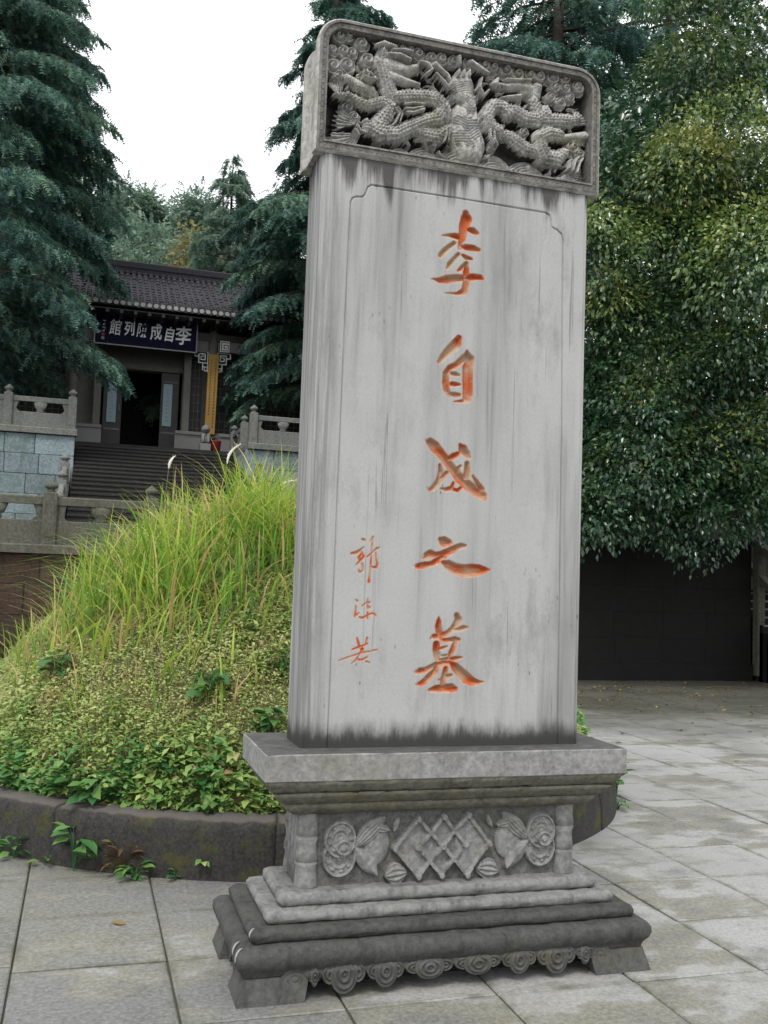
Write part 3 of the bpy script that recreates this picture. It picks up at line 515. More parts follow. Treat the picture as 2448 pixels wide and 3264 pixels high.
prof = [(-0.606, 0.0), (-0.612, 0.006), (-0.620, 0.004), (-0.626, 0.012), (-hw, 0.020), (-hw, DEP - 0.02), (-hw + 0.02, DEP), (hw - 0.02, DEP), (hw, DEP - 0.02), (hw, 0.020), (0.626, 0.012), (0.620, 0.004), (0.612, 0.006), (0.606, 0.0)]
zs_ = [0.915, 1.4, 2.0, 2.6, 3.43]
V = [(x, y, z) for z in zs_ for x, y in prof]; n = len(prof)
F = [(i * n + k, i * n + k + 1, (i + 1) * n + k + 1, (i + 1) * n + k) for i in range(len(zs_) - 1) for k in range(n - 1)]
mb.add(V, F).build('shaft', M_MARBLE, stele)

# plinth slab, cornice, waist, tiers
sweep('plinth_slab', 1.587 / 2, 0.2804, [(-0.004, 0.808), (0, 0.812), (0, 0.911), (-0.004, 0.915)], M_SLAB, stele, 0.004, 0.0005, smooth=False)
sweep('cornice_band', 1.573 / 2, hyo(1.573), [(-0.06, 0.757), (-0.036, 0.759), (-0.024, 0.768), (-0.01, 0.79), (0.0, 0.807)], M_CORNICE, stele, 0.012)
sweep('cornice_band', 1.50 / 2, hyo(1.50), [(-0.07, 0.702), (-0.05, 0.704), (-0.034, 0.715), (-0.012, 0.737), (0.0, 0.756)], M_CORNICE, stele, 0.012)
sweep('cornice_band', 1.384 / 2, hyo(1.384), [(-0.07, 0.650), (-0.045, 0.655), (-0.022, 0.668), (-0.004, 0.686), (0.0, 0.703)], M_CORNICE, stele, 0.012)
sweep('pedestal_tier', 1.403 / 2, hyo(1.403), roll(0.304, 0.358, 0, 0.026), M_TIER, stele, 0.02, 0.002)
sweep('pedestal_tier', 1.521 / 2, hyo(1.521), roll(0.2575, 0.304, 0, 0.020) + [(-0.12, 0.3042)], M_TIER, stele, 0.02, 0.002)
o = sweep('pedestal_tier', 1.657 / 2, hyo(1.657), roll(0.207, 0.257, 0, 0.024) + [(-0.12, 0.2572)], M_TIERDARK, stele, 0.02, 0.002); o['label'] = 'dark blackened tier'
o = sweep('pedestal_tier', 1.776 / 2, hyo(1.776), [(-0.10, 0.088), (-0.034, 0.088), (-0.031, 0.10), (-0.022, 0.118), (-0.008, 0.135), (0.0, 0.158), (-0.002, 0.180), (-0.016, 0.198), (-0.045, 0.2065), (-0.16, 0.207)], M_TIERDARK, stele, 0.02, 0.002); o['label'] = 'dark bulging lowest tier'
# pale chipped edges on the left ends of the two lowest tiers
for hx_, hy_, z0_, z1_, dp_, yo in ((1.657 / 2, hyo(1.657), 0.207, 0.257, 0.024, 0.020), (1.776 / 2, hyo(1.776), 0.118, 0.206, 0.030, 0.016), (1.776 / 2, hyo(1.776), 0.130, 0.206, 0.030, 0.085)):
    pr_ = [q for q in roll(z0_, z1_, 0, dp_, 12)][6:]
    MB().tube([(-(hx_ + o_) - 0.001, YC - hy_ + yo + 0.004 * k, z_ + 0.001) for k, (o_, z_) in enumerate(pr_)], [0.001, 0.003, 0.0042, 0.0045, 0.0042, 0.003, 0.001], 6).build('pale_chip', M_CHIP, stele)
# waist
BX = 0.535
xs = np.arange(-BX, BX + 0.001, 0.0029); zs = np.arange(0.352, 0.668, 0.0029)
X, Z = np.meshgrid(xs, zs)
Hh = np.zeros(X.shape); wid = np.zeros(X.shape, int)
def put(h, m, i):
    """lay a raised shape of height h (array) where m"""
    k = m & (h > Hh)
    Hh[k] = h[k]; wid[k] = i
def ell(cx, cz, rx, rz): return np.hypot((X - cx) / rx, (Z - cz) / rz)
for sgn, cx, pid in ((-1, -0.445, 1), (1, 0.458, 2)):
    for cz, rx, rz, hh in ((0.470, 0.074, 0.082, 0.020), (0.545, 0.070, 0.078, 0.026)):
        e = ell(cx, cz, rx, rz)
        h = hh - 0.008 * ((e < 0.82) & (e > 0.16)) + 0.006 * np.exp(-((e - 0.5) / 0.06) ** 2) + 0.004 * np.exp(-((e - 0.25) / 0.05) ** 2)
        th = np.arctan2(Z - cz, X - cx)
        h = h + 0.006 * np.exp(-((e - 0.67) / 0.09) ** 2) * (np.cos(th * 9) > 0.35)
        put(h * np.clip((1 - e) * 14, 0, 1), e < 1, pid)
    e = ell(cx + 0.012, 0.512, 0.034, 0.032)
    put((0.033 - 0.007 * ((e < 0.75) & (e > 0.35))) * np.clip((1 - e) * 10, 0, 1), e < 1, pid)
def lens(x0, z0, x1, z1, w, i, hh=0.02, ridges=0):
    dx, dz = x1 - x0, z1 - z0; L = math.hypot(dx, dz)
    t = ((X - x0) * dx + (Z - z0) * dz) / L ** 2; s = (-(X - x0) * dz + (Z - z0) * dx) / L
    hwid = w * np.sin(np.clip(t, 0, 1) * math.pi) ** 0.7 + 1e-6
    m = (t > 0) & (t < 1) & (np.abs(s) < hwid)
    u = s / hwid
    h = hh * (0.55 + 0.45 * np.sqrt(np.clip(1 - u * u, 0, 1)))
    if ridges: h = h + 0.003 * np.cos(u * ridges * math.pi)
    put(h, m, i)
for sg, ax in ((1, 0.0), (-1, 0.014)):
    f = lambda x: sg * x + ax
    e = np.hypot((X - f(-0.292)) / 0.062, (Z - 0.513) / 0.085); put(0.016 * np.sqrt(np.clip(1 - e * e, 0, 1)) + 0.004, e < 1, 4)
    lens(f(-0.385), 0.512, f(-0.255), 0.632, 0.036 if sg > 0 else 0.036, 4, 0.026, 5)
    lens(f(-0.340), 0.60, f(-0.232), 0.575, 0.022, 4, 0.024, 3)
    lens(f(-0.385), 0.515, f(-0.280), 0.392, 0.036, 4, 0.024, 1)
    lens(f(-0.250), 0.385, f(-0.150), 0.40, 0.045, 4, 0.02, 4)
    lens(f(-0.215), 0.565, f(-0.190), 0.625, 0.014, 4, 0.018, 1)
    e = np.hypot((X - f(-0.185)) / 0.04, (Z - 0.392) / 0.03); put(0.012 * np.sqrt(np.clip(1 - e * e, 0, 1)) + 0.004 + 0.002 * np.cos((X + Z) * 600), e < 1, 4)
diam = [[(-0.211, 0.499), (-0.110, 0.616), (0.002, 0.499), (-0.105, 0.381)], [(-0.107, 0.498), (0.004, 0.620), (0.103, 0.503), (-0.002, 0.381)], [(0.003, 0.501), (0.114, 0.625), (0.212, 0.503), (0.114, 0.376)]]
def inpoly(P):
    m = np.ones(X.shape, bool)
    for (x0, z0), (x1, z1) in zip(P, P[1:] + P[:1]): m &= ((x1 - x0) * (Z - z0) - (z1 - z0) * (X - x0)) < 0
    return m
put(np.full(X.shape, 0.011), inpoly(diam[0]), 3); put(np.full(X.shape, 0.008), inpoly(diam[1]), 3); put(np.full(X.shape, 0.017), inpoly(diam[2]) & (X > 0.06), 3)
for di, P in enumerate(diam):
    for k, ((x0, z0), (x1, z1)) in enumerate(zip(P, P[1:] + P[:1])):
        d, s, _, _ = capsules(X, Z, [(x0, z0, 0.0085), (x1, z1, 0.0085)])
        L = math.hypot(x1 - x0, z1 - z0)
        over = 0.004 * np.cos(s / L * math.pi * 2 + math.pi * ((k + di) % 2))
        put(0.026 + over, d < 0, 3)
    for x0, z0 in P:
        e = np.hypot(X - x0, Z - z0); put(np.full(X.shape, 0.036), e < 0.0125, 3)
Hh += (noise2(X.shape, 5, 9) - 0.5) * 0.0025
split_grid(xs, zs, 0.026 - Hh * 1.25, wid, {0: 'waist_panel', 1: 'coin_medallion', 2: 'coin_medallion', 3: 'lozenge_lattice', 4: 'carved_leaves'}, lambda i: M_WAIST if i else M_WAISTGROUND, stele)
MB().box(-0.555, 0.555, 0.034, DEP - 0.01, 0.35, 0.668).build('waist_core', M_WAIST, stele)
bam = [(0.042, 0.0), (0.046, 0.01), (0.044, 0.04), (0.039, 0.09), (0.045, 0.104), (0.036, 0.109), (0.045, 0.114), (0.039, 0.15), (0.038, 0.18), (0.045, 0.206), (0.036, 0.211), (0.045, 0.216), (0.039, 0.255), (0.043, 0.305)]
for sx in (-1, 1):
    for yy in (0.032, DEP - 0.032):
        MB().lathe(bam, 18, (sx * 0.578, yy, 0.352), 1.08, 0.95).build('bamboo_column', M_WAIST, stele, True)
    mb = MB()
    for k in range(5): mb.tube([(sx * 0.603, 0.08 + k * 0.032, 0.352), (sx * (0.606 + 0.006 * (k % 2)), 0.08 + k * 0.032, 0.50), (sx * 0.603, 0.08 + k * 0.032, 0.655)], 0.015, 8)
    mb.build('side_reeding', M_WAIST, stele, True)
# feet and scalloped apron
fy0, fy1 = YC - hyo(1.76), YC + hyo(1.76)
for sx in (-1, 1):
    for front in (True, False):
        y0, ys = (fy0, 1) if front else (fy1, -1)
        b = [(0.880, 0), (0.620, 0), (0.620, 0.10), (0.700, 0.22), (0.880, 0.22)]
        t = [(0.852, 0.022), (0.600, 0.022), (0.600, 0.10), (0.690, 0.20), (0.852, 0.20)]
        mb = MB()
        mb.add([(sx * x, y0 + ys * y, 0.0) for x, y in b] + [(sx * x, y0 + ys * y, 0.092) for x, y in t],
               [(0, 1, 2, 3, 4), (9, 8, 7, 6, 5)] + [(i, (i + 1) % 5, 5 + (i + 1) % 5, 5 + i) for i in range(5)])
        ft = mb.build('foot', M_FOOT, stele)
def scallops(ctrs, edge):
    """lower outline (u,z) of an apron made of hanging lobes (u0,u1,zlow)"""
    out = []
    for u0, u1, zl in ctrs:
        w = u1 - u0
        for a, f in ((0.0, 0.05), (0.10, 0.42), (0.2, 0.52), (0.26, 0.55), (0.32, 0.85), (0.42, 0.98), (0.5, 1.0), (0.58, 0.98), (0.68, 0.85), (0.74, 0.55), (0.8, 0.52), (0.9, 0.42), (1.0, 0.05)):
            out.append((u0 + a * w, edge - (edge - zl) * f))
    return out
FR = [(-0.61, -0.555, 0.055), (-0.555, -0.375, 0.016), (-0.375, -0.218, 0.028), (-0.218, -0.012, 0.046), (-0.012, 0.194, 0.046), (0.194, 0.351, 0.034), (0.351, 0.53, 0.02), (0.53, 0.61, 0.05)]
low = scallops([(a, b, c + 0.010) for a, b, c in FR], 0.094)
MB().prism([(u, z) for u, z in low] + [(0.62, 0.135), (-0.62, 0.135)], 'y', fy0 + 0.022, fy0 + 0.075).build('apron', M_TIERDARK, stele)
SD = [(fy0 + 0.2, fy0 + 0.34, 0.02), (fy0 + 0.34, fy0 + 0.48, 0.02)]
for sx in (-1, 1):
    MB().prism(scallops(SD, 0.088) + [(fy0 + 0.49, 0.135), (fy0 + 0.19, 0.135)], 'x', sx * 0.848, sx * 0.80).build('apron', M_TIERDARK, stele)
MB().box(-0.72, 0.72, fy0 + 0.16, fy1 - 0.16, 0.0, 0.1).build('base_shade_core', M_BLACK, stele)  # black core stands in for the shade in the hollow under the apron
# hanging cloud scrolls carved on the apron front
xs = np.arange(-0.616, 0.617, 0.0028); zs = np.arange(0.006, 0.132, 0.0028)
X, Z = np.meshgrid(xs, zs)
Ha = np.full(X.shape, 0.004); inside = Z > 0.088
for u0, u1, zl in FR:
    uc, hw_, dp = (u0 + u1) / 2, (u1 - u0) / 2, 0.092 - zl
    th = np.arctan2(Z - 0.086, X - uc)
    d = np.hypot((X - uc) / (hw_ * 0.62), (Z - 0.088) / dp)
    e1 = np.hypot((X - uc + hw_ * 0.58) / (hw_ * 0.40), (Z - 0.090) / (dp * 0.50))
    e2 = np.hypot((X - uc - hw_ * 0.58) / (hw_ * 0.40), (Z - 0.090) / (dp * 0.50))
    for e, hh, fr in ((e1, 0.013, 2.2), (e2, 0.013, 2.2), (d, 0.020, 3.0)):
        h = hh * np.clip((1.02 - e) * 6, 0, 1) ** 0.6 + 0.0045 * np.cos(e * fr * 2 * math.pi + 0.6)
        m = (e < 1.0) & (h > Ha) if fr < 3 else (e < 1.0)
        Ha = np.where(m, h, Ha); inside |= e < 1.0
keep = inside[:-1, :-1] & inside[1:, 1:] & inside[1:, :-1] & inside[:-1, 1:]
fade = np.clip((0.128 - Z) / 0.02, 0, 1)
split_grid(xs, zs, fy0 + 0.024 - Ha * fade * 1.25, np.zeros(X.shape, int), {0: 'cloud_scroll_apron'}, lambda i: M_FOOT, stele, keep=keep)
ring = [(0.02, 0.0), (1.0, 0.004), (1.0, 0.010), (0.84, 0.016), (0.74, 0.010), (0.62, 0.012), (0.5, 0.020), (0.38, 0.014), (0.24, 0.018), (0.02, 0.022)]
for u, z, r in ((-0.655, 0.080, 0.050), (0.648, 0.080, 0.046)):
    mb = MB(); N = 36
    V = []; F = []
    for rr, d in reversed(ring):
        for k in range(N):
            a = 2 * math.pi * k / N
            V.append((u + rr * r * math.cos(a) * 1.1, fy0 + 0.030 - d * 0.75, z + rr * r * math.sin(a) * 0.8))
    for i in range(len(ring) - 1): F += [(i * N + k, i * N + (k + 1) % N, (i + 1) * N + (k + 1) % N, (i + 1) * N + k) for k in range(N)]
    F.append(tuple(range(N)))
    mb.add(V, F).build('cloud_scroll', M_FOOT, stele, True)

# capital with the dragon relief
CW, CZ0, CZ1, CYF, CYB, CRR = 1.35 / 2, 3.413, 4.012, -0.014, 0.272, 0.115
def cap_outline(o, zlow=None, n=9):
    x1, z1, r = CW + o, CZ1 + o, CRR + o
    z0 = CZ0 - o if zlow is None else zlow
    P = [(-x1, z0), (x1, z0)]
    P += [(x1 - r + r * math.cos(a), z1 - r + r * math.sin(a)) for a in np.linspace(0, math.pi / 2, n)]
    P += [(-x1 + r + r * math.cos(a), z1 - r + r * math.sin(a)) for a in np.linspace(math.pi / 2, math.pi, n)]
    return P
mb = MB()
lev = [(-0.008, CYF), (0.0, CYF + 0.010), (0.0, 0.035), (-0.006, 0.045), (-0.020, 0.052), (-0.020, 0.215), (-0.006, 0.222), (0.0, 0.232), (0.0, CYB)]
V = []; nn = len(cap_outline(0))
for o, y in lev: V += [(x, y, z) for x, z in cap_outline(o)]
F = [(i * nn + k, i * nn + (k + 1) % nn, (i + 1) * nn + (k + 1) % nn, (i + 1) * nn + k) for i in range(len(lev) - 1) for k in range(nn)]
F.append(tuple(range((len(lev) - 1) * nn, len(lev) * nn)))
mb.add(V, F).build('capital_block', M_CAP, stele)
mb = MB()
outer = cap_outline(-0.008); inner = cap_outline(-0.046, CZ0 + 0.052)
mid1 = cap_outline(-0.020, CZ0 + 0.016); mid2 = cap_outline(-0.038, CZ0 + 0.044)
V = []
for P, y in ((outer, CYF), (mid1, CYF - 0.002), (mid1, CYF + 0.005), (mid2, CYF + 0.005), (mid2, CYF - 0.002), (inner, CYF), (inner, CYF + 0.14)): V += [(x, y, z) for x, z in P]
F = [(i * nn + k, (i + 1) * nn + k, (i + 1) * nn + (k + 1) % nn, i * nn + (k + 1) % nn) for i in range(6) for k in range(nn)]
mb.add(V, F).build('capital_frame', M_CAPDARK, stele)
mb = MB()                                               # beaded ornament running round the frame
bead = []
P = cap_outline(-0.029, CZ0 + 0.030)
P = P[1:] + P[:1] + [P[1]]
acc = 0
for (x0, z0), (x1, z1) in zip(P[:-1], P[1:]):
    L = math.hypot(x1 - x0, z1 - z0); s = -acc
    while s + 0.026 < L:
        s += 0.026; bead.append((x0 + (x1 - x0) * s / L, z0 + (z1 - z0) * s / L))
    acc = L - s
rb = random.Random(4)
for x, z in bead:
    r = 0.0062 * rb.uniform(0.6, 1.2)
    V = [(x, CYF + 0.001, z)] + [(x + r * math.cos(a), CYF + 0.005, z + r * math.sin(a)) for a in np.linspace(0, 2 * math.pi, 7)[:-1]]
    mb.add(V, [(0, i, i % 6 + 1) for i in range(1, 7)])
o = mb.build('frame_beading', M_CAPDARK, stele); o['kind'] = 'stuff'

xs = np.arange(-0.632, 0.6325, 0.0026); zs = np.arange(3.462, 3.970, 0.0026)
X, Z = np.meshgrid(xs, zs)
Hr = np.zeros(X.shape); rid = np.zeros(X.shape, int)
DMAX = 0.092
def put_r(h, m, i):
    k = m & (h > Hr); Hr[k] = h[k]; rid[k] = i
def win(cx, cz, r): return slice(max(0, np.searchsorted(zs, cz - r)), np.searchsorted(zs, cz + r)), slice(max(0, np.searchsorted(xs, cx - r)), np.searchsorted(xs, cx + r))
n1 = noise2(X.shape, 26, 21); n2 = noise2(X.shape, 11, 22)
# low swirling ground of cloud wisps between the figures
base = 0.016 * n1 + 0.010 * np.abs(np.sin((n1 * 5 + X * 9) * math.pi)) * n2
Hr[:] = base
for cx, cz, r in RELIEF['waves']:
    d = np.hypot(X - cx, (Z - cz) * 1.0)
    h = 0.062 * np.clip(1 - d / r, 0, 1) ** 0.45 + 0.006 * np.cos(d / 0.0155 * 2 * math.pi)
    put_r(h, (d < r) & (Z > 3.455), 4)
for cx, cz, R_, a0, a1, nrg in RELIEF['fans'] if len(RELIEF['fans'][0]) == 6 else [(*f[:3], *f[3:]) for f in RELIEF['fans']]:
    d = np.hypot(X - cx, Z - cz) / R_; th = np.degrees(np.arctan2(Z - cz, X - cx))
    th = np.where(th < a0 - 90, th + 360, th)
    u = (th - a0) / (a1 - a0)
    curl = u + 0.25 * d ** 2
    tip = 1 - 0.22 * np.abs(np.sin(curl * nrg * math.pi))
    m = (u > 0) & (u < 1) & (d < tip) & (d > 0.12)
    h = 0.062 * (1 - 0.55 * d ** 2) + 0.010 * np.abs(np.sin(curl * nrg * math.pi))
    put_r(h, m, 3)
for cx, cz, r in RELIEF['clouds']:
    sl = win(cx, cz, r * 1.15)
    x, z = X[sl] - cx, Z[sl] - cz
    d = np.hypot(x, z) / r; th = np.arctan2(z, x)
    lob = 1 + 0.07 * np.cos(5 * th + cx * 40)
    h = 0.070 * np.sqrt(np.clip(1 - (d / lob) ** 2 * 0.75, 0, 1)) + 0.009 * np.cos(2 * math.pi * (d * 2.3 - th / (2 * math.pi) * (1 if cx < 0 else -1)))
    m = d < lob
    k = m & (h > Hr[sl]); a = Hr[sl]; a[k] = h[k]; b = rid[sl]; b[k] = 2
for ti, (pts, dsc, kind) in enumerate(RELIEF['tubes']):
    d, s, t, r = capsules(X, Z, pts)
    m = d < 0
    u = np.clip(t / np.maximum(r, 1e-4), -1, 1)
    prof = np.sqrt(np.clip(1 - (1 + d / np.maximum(r, 1e-4)) ** 2, 0, 1))
    h = (0.040 + 0.052 * prof) * min(dsc, 1.1)
    if kind == 1:
        b = (u + 1) * 2.6; row = np.floor(b); fa = (s / 0.0165 + 0.5 * (row % 2)) % 1.0
        h = h + 0.0115 * (1 - fa) * np.sin((b % 1) * math.pi) - 0.005
        h = h + 0.010 * (np.abs(u) > 0.78) * (np.sin(s / 0.014 * math.pi) > 0.1)
    elif kind == 2:
        h = h + 0.004 * np.sin((s + np.abs(u) * 0.03) / 0.012 * 2 * math.pi) * (np.abs(u) < 0.75)
    else:
        h = h + 0.002 * np.sin(s / 0.010 * 2 * math.pi + u * 5)
    put_r(h, m, 1)
# flame wisps and locks of mane filling the hollows
rw = random.Random(17)
cnt = 0
while cnt < 95:
    cx, cz = rw.uniform(-0.60, 0.60), rw.uniform(3.48, 3.94)
    iz_, ix_ = np.searchsorted(zs, cz), np.searchsorted(xs, cx)
    if Hr[min(iz_, len(zs) - 1), min(ix_, len(xs) - 1)] > 0.036: cnt += 0.15; continue
    cnt += 1
    a = rw.uniform(0, 6.28); k = rw.choice((-1, 1)) * rw.uniform(14, 30); L = rw.uniform(0.04, 0.10)
    pts = []; x, z = cx, cz
    for q in range(7):
        pts.append((x, z, (0.0085 + 0.004 * rw.random()) * (1 - q / 7.5))); x += L / 7 * math.cos(a); z += L / 7 * math.sin(a); a += k * L / 7
    sl = win(cx, cz, 0.13)
    d, s, t, r = capsules(X[sl], Z[sl], pts)
    h = 0.034 + 0.022 * np.sqrt(np.clip(1 - (1 + d / r) ** 2, 0, 1)) + 0.003 * np.cos(t / np.maximum(r, 1e-4) * 6)
    kk = (d < 0) & (h > Hr[sl]); A_ = Hr[sl]; A_[kk] = h[kk]; B_ = rid[sl]; B_[kk] = 3
Hr = np.minimum(Hr, DMAX + 0.006) + (noise2(X.shape, 3, 30) - 0.5) * 0.0022
# trim to the rounded frame
ix, iz = 0.5 * (X[:-1, :-1] + X[1:, 1:]), 0.5 * (Z[:-1, :-1] + Z[1:, 1:])
q = 0.092
qx, qz = np.abs(ix) - (CW - 0.040 - q), iz - (CZ1 - 0.040 - q)
keep = ~((qx > 0) & (qz > 0) & (np.hypot(qx, qz) > q))
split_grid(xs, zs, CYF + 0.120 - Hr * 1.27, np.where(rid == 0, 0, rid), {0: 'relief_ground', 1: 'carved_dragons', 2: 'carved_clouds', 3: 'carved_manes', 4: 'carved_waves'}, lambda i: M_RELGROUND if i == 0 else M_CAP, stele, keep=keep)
# ------------------------------------------------------------------ ground, paving, mound
def cam_uv(p):
    d = Vector(p) - CP; z = d.dot(CF)
    if z < 0.05: return None
    return 0.5 + 1.275594 * d.dot(CR) / z, 0.5 - 1.275594 * 0.75 * d.dot(CU) / z, z
def in_view(p, m=0.12):
    q = cam_uv(p)
    return q is not None and -m < q[0] < 1 + m and -m < q[1] < 1 + m

g = MB().add([(-400, -400, -0.03), (400, -400, -0.03), (400, 400, -0.03), (-400, 400, -0.03)], [(0, 1, 2, 3)]).build('ground', M_JOINT); tag(g, kind='structure')
pave = MB().box(-9, 16, -5, 11.7, -0.028, -0.012).build('pavement', M_JOINT); tag(pave, kind='structure')
TS = 0.612
MC, MR = (0.05, 3.86), 2.62          # mound centre, outer radius of its kerb
slabs = []
for i in range(-7, 24):
    off = 0.06 if i <= 0 else 0.0
    y_first = 0.31 + off - TS * 8
    for j in range(0, 30):
        x0 = -1.70 + (i - 1) * TS; y0 = y_first + j * TS
        cx, cy = x0 + TS / 2, y0 + TS / 2
        if y0 > 11.6 or x0 > 12.5: continue
        if math.hypot(cx - MC[0], cy - MC[1]) < MR - 0.75: continue
        seen = any(in_view((px, py, 0)) for px in (x0, x0 + TS) for py in (y0, y0 + TS))
        slabs.append(((cam_uv((cx, cy, 0))[2] if cam_uv((cx, cy, 0)) else 0.1) if seen else 1000, x0, y0))
slabs.sort()
rs = random.Random(3)
def slab_mb(mb, x0, y0, x1, y1, dz, tl):
    c = 0.006
    hz = lambda x, y: dz + tl[0] * (x - x0) + tl[1] * (y - y0)
    V = [(x, y, -0.011) for x, y in ((x0, y0), (x1, y0), (x1, y1), (x0, y1))]
    V += [(x, y, hz(x, y) - 0.004) for x, y in ((x0, y0), (x1, y0), (x1, y1), (x0, y1))]
    V += [(x, y, hz(x, y)) for x, y in ((x0 + c, y0 + c), (x1 - c, y0 + c), (x1 - c, y1 - c), (x0 + c, y1 - c))]
    F = [(0, 1, 5, 4), (1, 2, 6, 5), (2, 3, 7, 6), (3, 0, 4, 7), (4, 5, 9, 8), (5, 6, 10, 9), (6, 7, 11, 10), (7, 4, 8, 11), (8, 9, 10, 11)]
    mb.add(V, F)
rest = MB()
for k, (dist, x0, y0) in enumerate(slabs):
    gq = 0.0045
    args = (x0 + gq, y0 + gq, x0 + TS - gq, y0 + TS - gq, rs.uniform(-0.002, 0.002), (rs.uniform(-.004, .004), rs.uniform(-.004, .004)))
    if k < 295 and dist < 999:
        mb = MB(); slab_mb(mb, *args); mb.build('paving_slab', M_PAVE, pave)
    else: slab_mb(rest, *args)
if rest.v:
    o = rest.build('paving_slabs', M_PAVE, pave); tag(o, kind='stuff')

# kerb ring
ring_o = empty('kerb_ring', 'round mossy stone kerb holding the grassy grave mound', 'kerb', (0, 0, 0))
KR0, KR1, KH = MR - 0.24, MR, 0.315
NB = 13
rk = random.Random(5)
for b in range(NB):
    a0, a1 = 2 * math.pi * (b + 0.35) / NB, 2 * math.pi * (b + 1.35) / NB - 0.0006
    mb = MB(); V = []; n = 36
    dr = rk.uniform(-0.006, 0.006); dh = rk.uniform(-0.006, 0.004)
    for k in range(n + 1):
        a = a0 + (a1 - a0) * k / n
        j = [rk.uniform(-0.012, 0.012) for _ in range(6)]
        for (r, z), jj in zip(((KR0, 0.0), (KR0, KH - 0.01), (KR0 + 0.03, KH), (KR1 - 0.035, KH), (KR1 - 0.008, KH - 0.022), (KR1, KH - 0.07), (KR1 + 0.006, 0.15), (KR1 + 0.01, -0.02)), j + [0, 0]):
            V.append((MC[0] + (r + dr + jj) * math.cos(a), MC[1] + (r + dr + jj) * math.sin(a), z + dh + jj * 0.6))
    F = [(k * 8 + i, k * 8 + i + 1, (k + 1) * 8 + i + 1, (k + 1) * 8 + i) for k in range(n) for i in range(7)]
    F += [tuple(range(8)), tuple(reversed(range(n * 8, n * 8 + 8)))]
    mb.add(V, F).build('kerb_stone', M_KERB, ring_o, True)

# mound
RI = KR0 + 0.03
_rp = np.random.default_rng(8)
PH = _rp.uniform(0, 6.28, (6, 2)); FQ = _rp.uniform(1.2, 4.5, (6, 2))
def mound_h(x, y):
    x = np.asarray(x, float); y = np.asarray(y, float)
    r = np.hypot(x - MC[0], y - MC[1]) / RI
    h = 0.27 + 1.58 * np.clip(1 - r ** 2, 0, 1) ** 0.78
    w = sum(np.sin(FQ[i, 0] * x + PH[i, 0]) * np.sin(FQ[i, 1] * y + PH[i, 1]) for i in range(6))
    return h + 0.028 * w * np.clip((1 - r) * 6, 0, 1)
NRR, NAA = 40, 96
V = []; 
for i in range(NRR + 1):
    for k in range(NAA):
        r = RI * i / NRR; a = 2 * math.pi * k / NAA
        x, y = MC[0] + r * math.cos(a), MC[1] + r * math.sin(a)
        V.append((x, y, float(mound_h(x, y))))
F = [(i * NAA + k, (i + 1) * NAA + k, (i + 1) * NAA + (k + 1) % NAA, i * NAA + (k + 1) % NAA) for i in range(NRR) for k in range(NAA)]
mound = MB().add(V, F).build('grave_mound', M_SOIL, None, True); tag(mound, kind='structure')

def unit(v): return v / (np.linalg.norm(v, axis=-1, keepdims=True) + 1e-9)
def frames(axis, up):
    """columns x (side), y (axis), z (normal)"""
    y = unit(axis); x = unit(np.cross(y, up)); z = np.cross(x, y)
    return np.stack([x, y, z], -1)
def scatter(name, T, TF, P, R, S, mat, parent=None, tint=None, smooth=False):
    """template T (k,3), faces TF -> one mesh at points P with frames R and scales S (n) or (n,3)"""
    n, k = len(P), len(T)
    S = S[:, None] if S.ndim == 1 else S
    V = np.einsum('nij,nkj->nki', R, T[None] * S[:, None, :]) + P[:, None, :]
    F = (TF[None] + (np.arange(n) * k)[:, None, None]).reshape(-1, TF.shape[1])
    at = {'tint': np.repeat(tint, k)} if tint is not None else None
    return np_obj(name, V.reshape(-1, 3), F, mat, parent, at, smooth)

LEAF_V = np.array([(0, 0, 0), (-0.30, 0.38, 0.07), (0, 0.42, -0.03), (0.30, 0.38, 0.07), (-0.20, 0.74, 0.03), (0, 0.76, -0.05), (0.20, 0.74, 0.03), (0, 1.06, -0.16)], float)
LEAF_F = np.array([(0, 2, 1), (0, 3, 2), (1, 2, 5), (1, 5, 4), (2, 3, 6), (2, 6, 5), (4, 5, 7), (5, 6, 7)])

MED_V = np.array([(0, 0, 0), (-0.27, 0.45, 0.06), (0, 0.5, -0.03), (0.27, 0.45, 0.06), (0, 1, -0.12)], float); MED_F = np.array([(0, 2, 1), (0, 3, 2), (1, 2, 4), (2, 3, 4)])
# ground cover: countless small leaves
def cover(n, seed):
    r = np.random.default_rng(seed)
    a = r.uniform(0, 2 * np.pi, n * 3); q = np.sqrt(r.uniform(0.12, 1.0, n * 3)) * (RI + 0.03)
    x, y = MC[0] + q * np.cos(a), MC[1] + q * np.sin(a)
    # clumpy density, front half favoured
    w = np.sin(x * 5.1 + 1) * np.sin(y * 4.3) + 0.6 * np.sin(x * 11 + y * 7) + 0.5 * np.sin(y * 13 - x * 3)
    k = (r.random(len(x)) < 0.72 + 0.16 * w) & ((y < MC[1] + 1.2) | (r.random(len(x)) < 0.3))
    return x[k][:n], y[k][:n], r
x, y, r = cover(215000, 31)
n = len(x)
rr_ = np.hypot(x - MC[0], y - MC[1]) / RI
rim = np.clip((rr_ - 0.89) / 0.09, 0, 1)
hgt = r.random(n) ** 1.5 * (0.11 + 0.08 * rim) * (1 + 0.5 * np.sin(x * 6) * np.sin(y * 5))
z = mound_h(x, y) + hgt
ax = np.stack([r.normal(0, 1, n), r.normal(-0.35, 1, n), r.normal(-0.1, 0.35, n)], -1)
up = np.stack([r.normal(0, 0.30, n), r.normal(-0.25, 0.30, n), np.ones(n)], -1)
patch2_ = np.sin(x * 9 + 3 * np.sin(y * 6)) * np.sin(y * 10 + 2 * np.sin(x * 7))
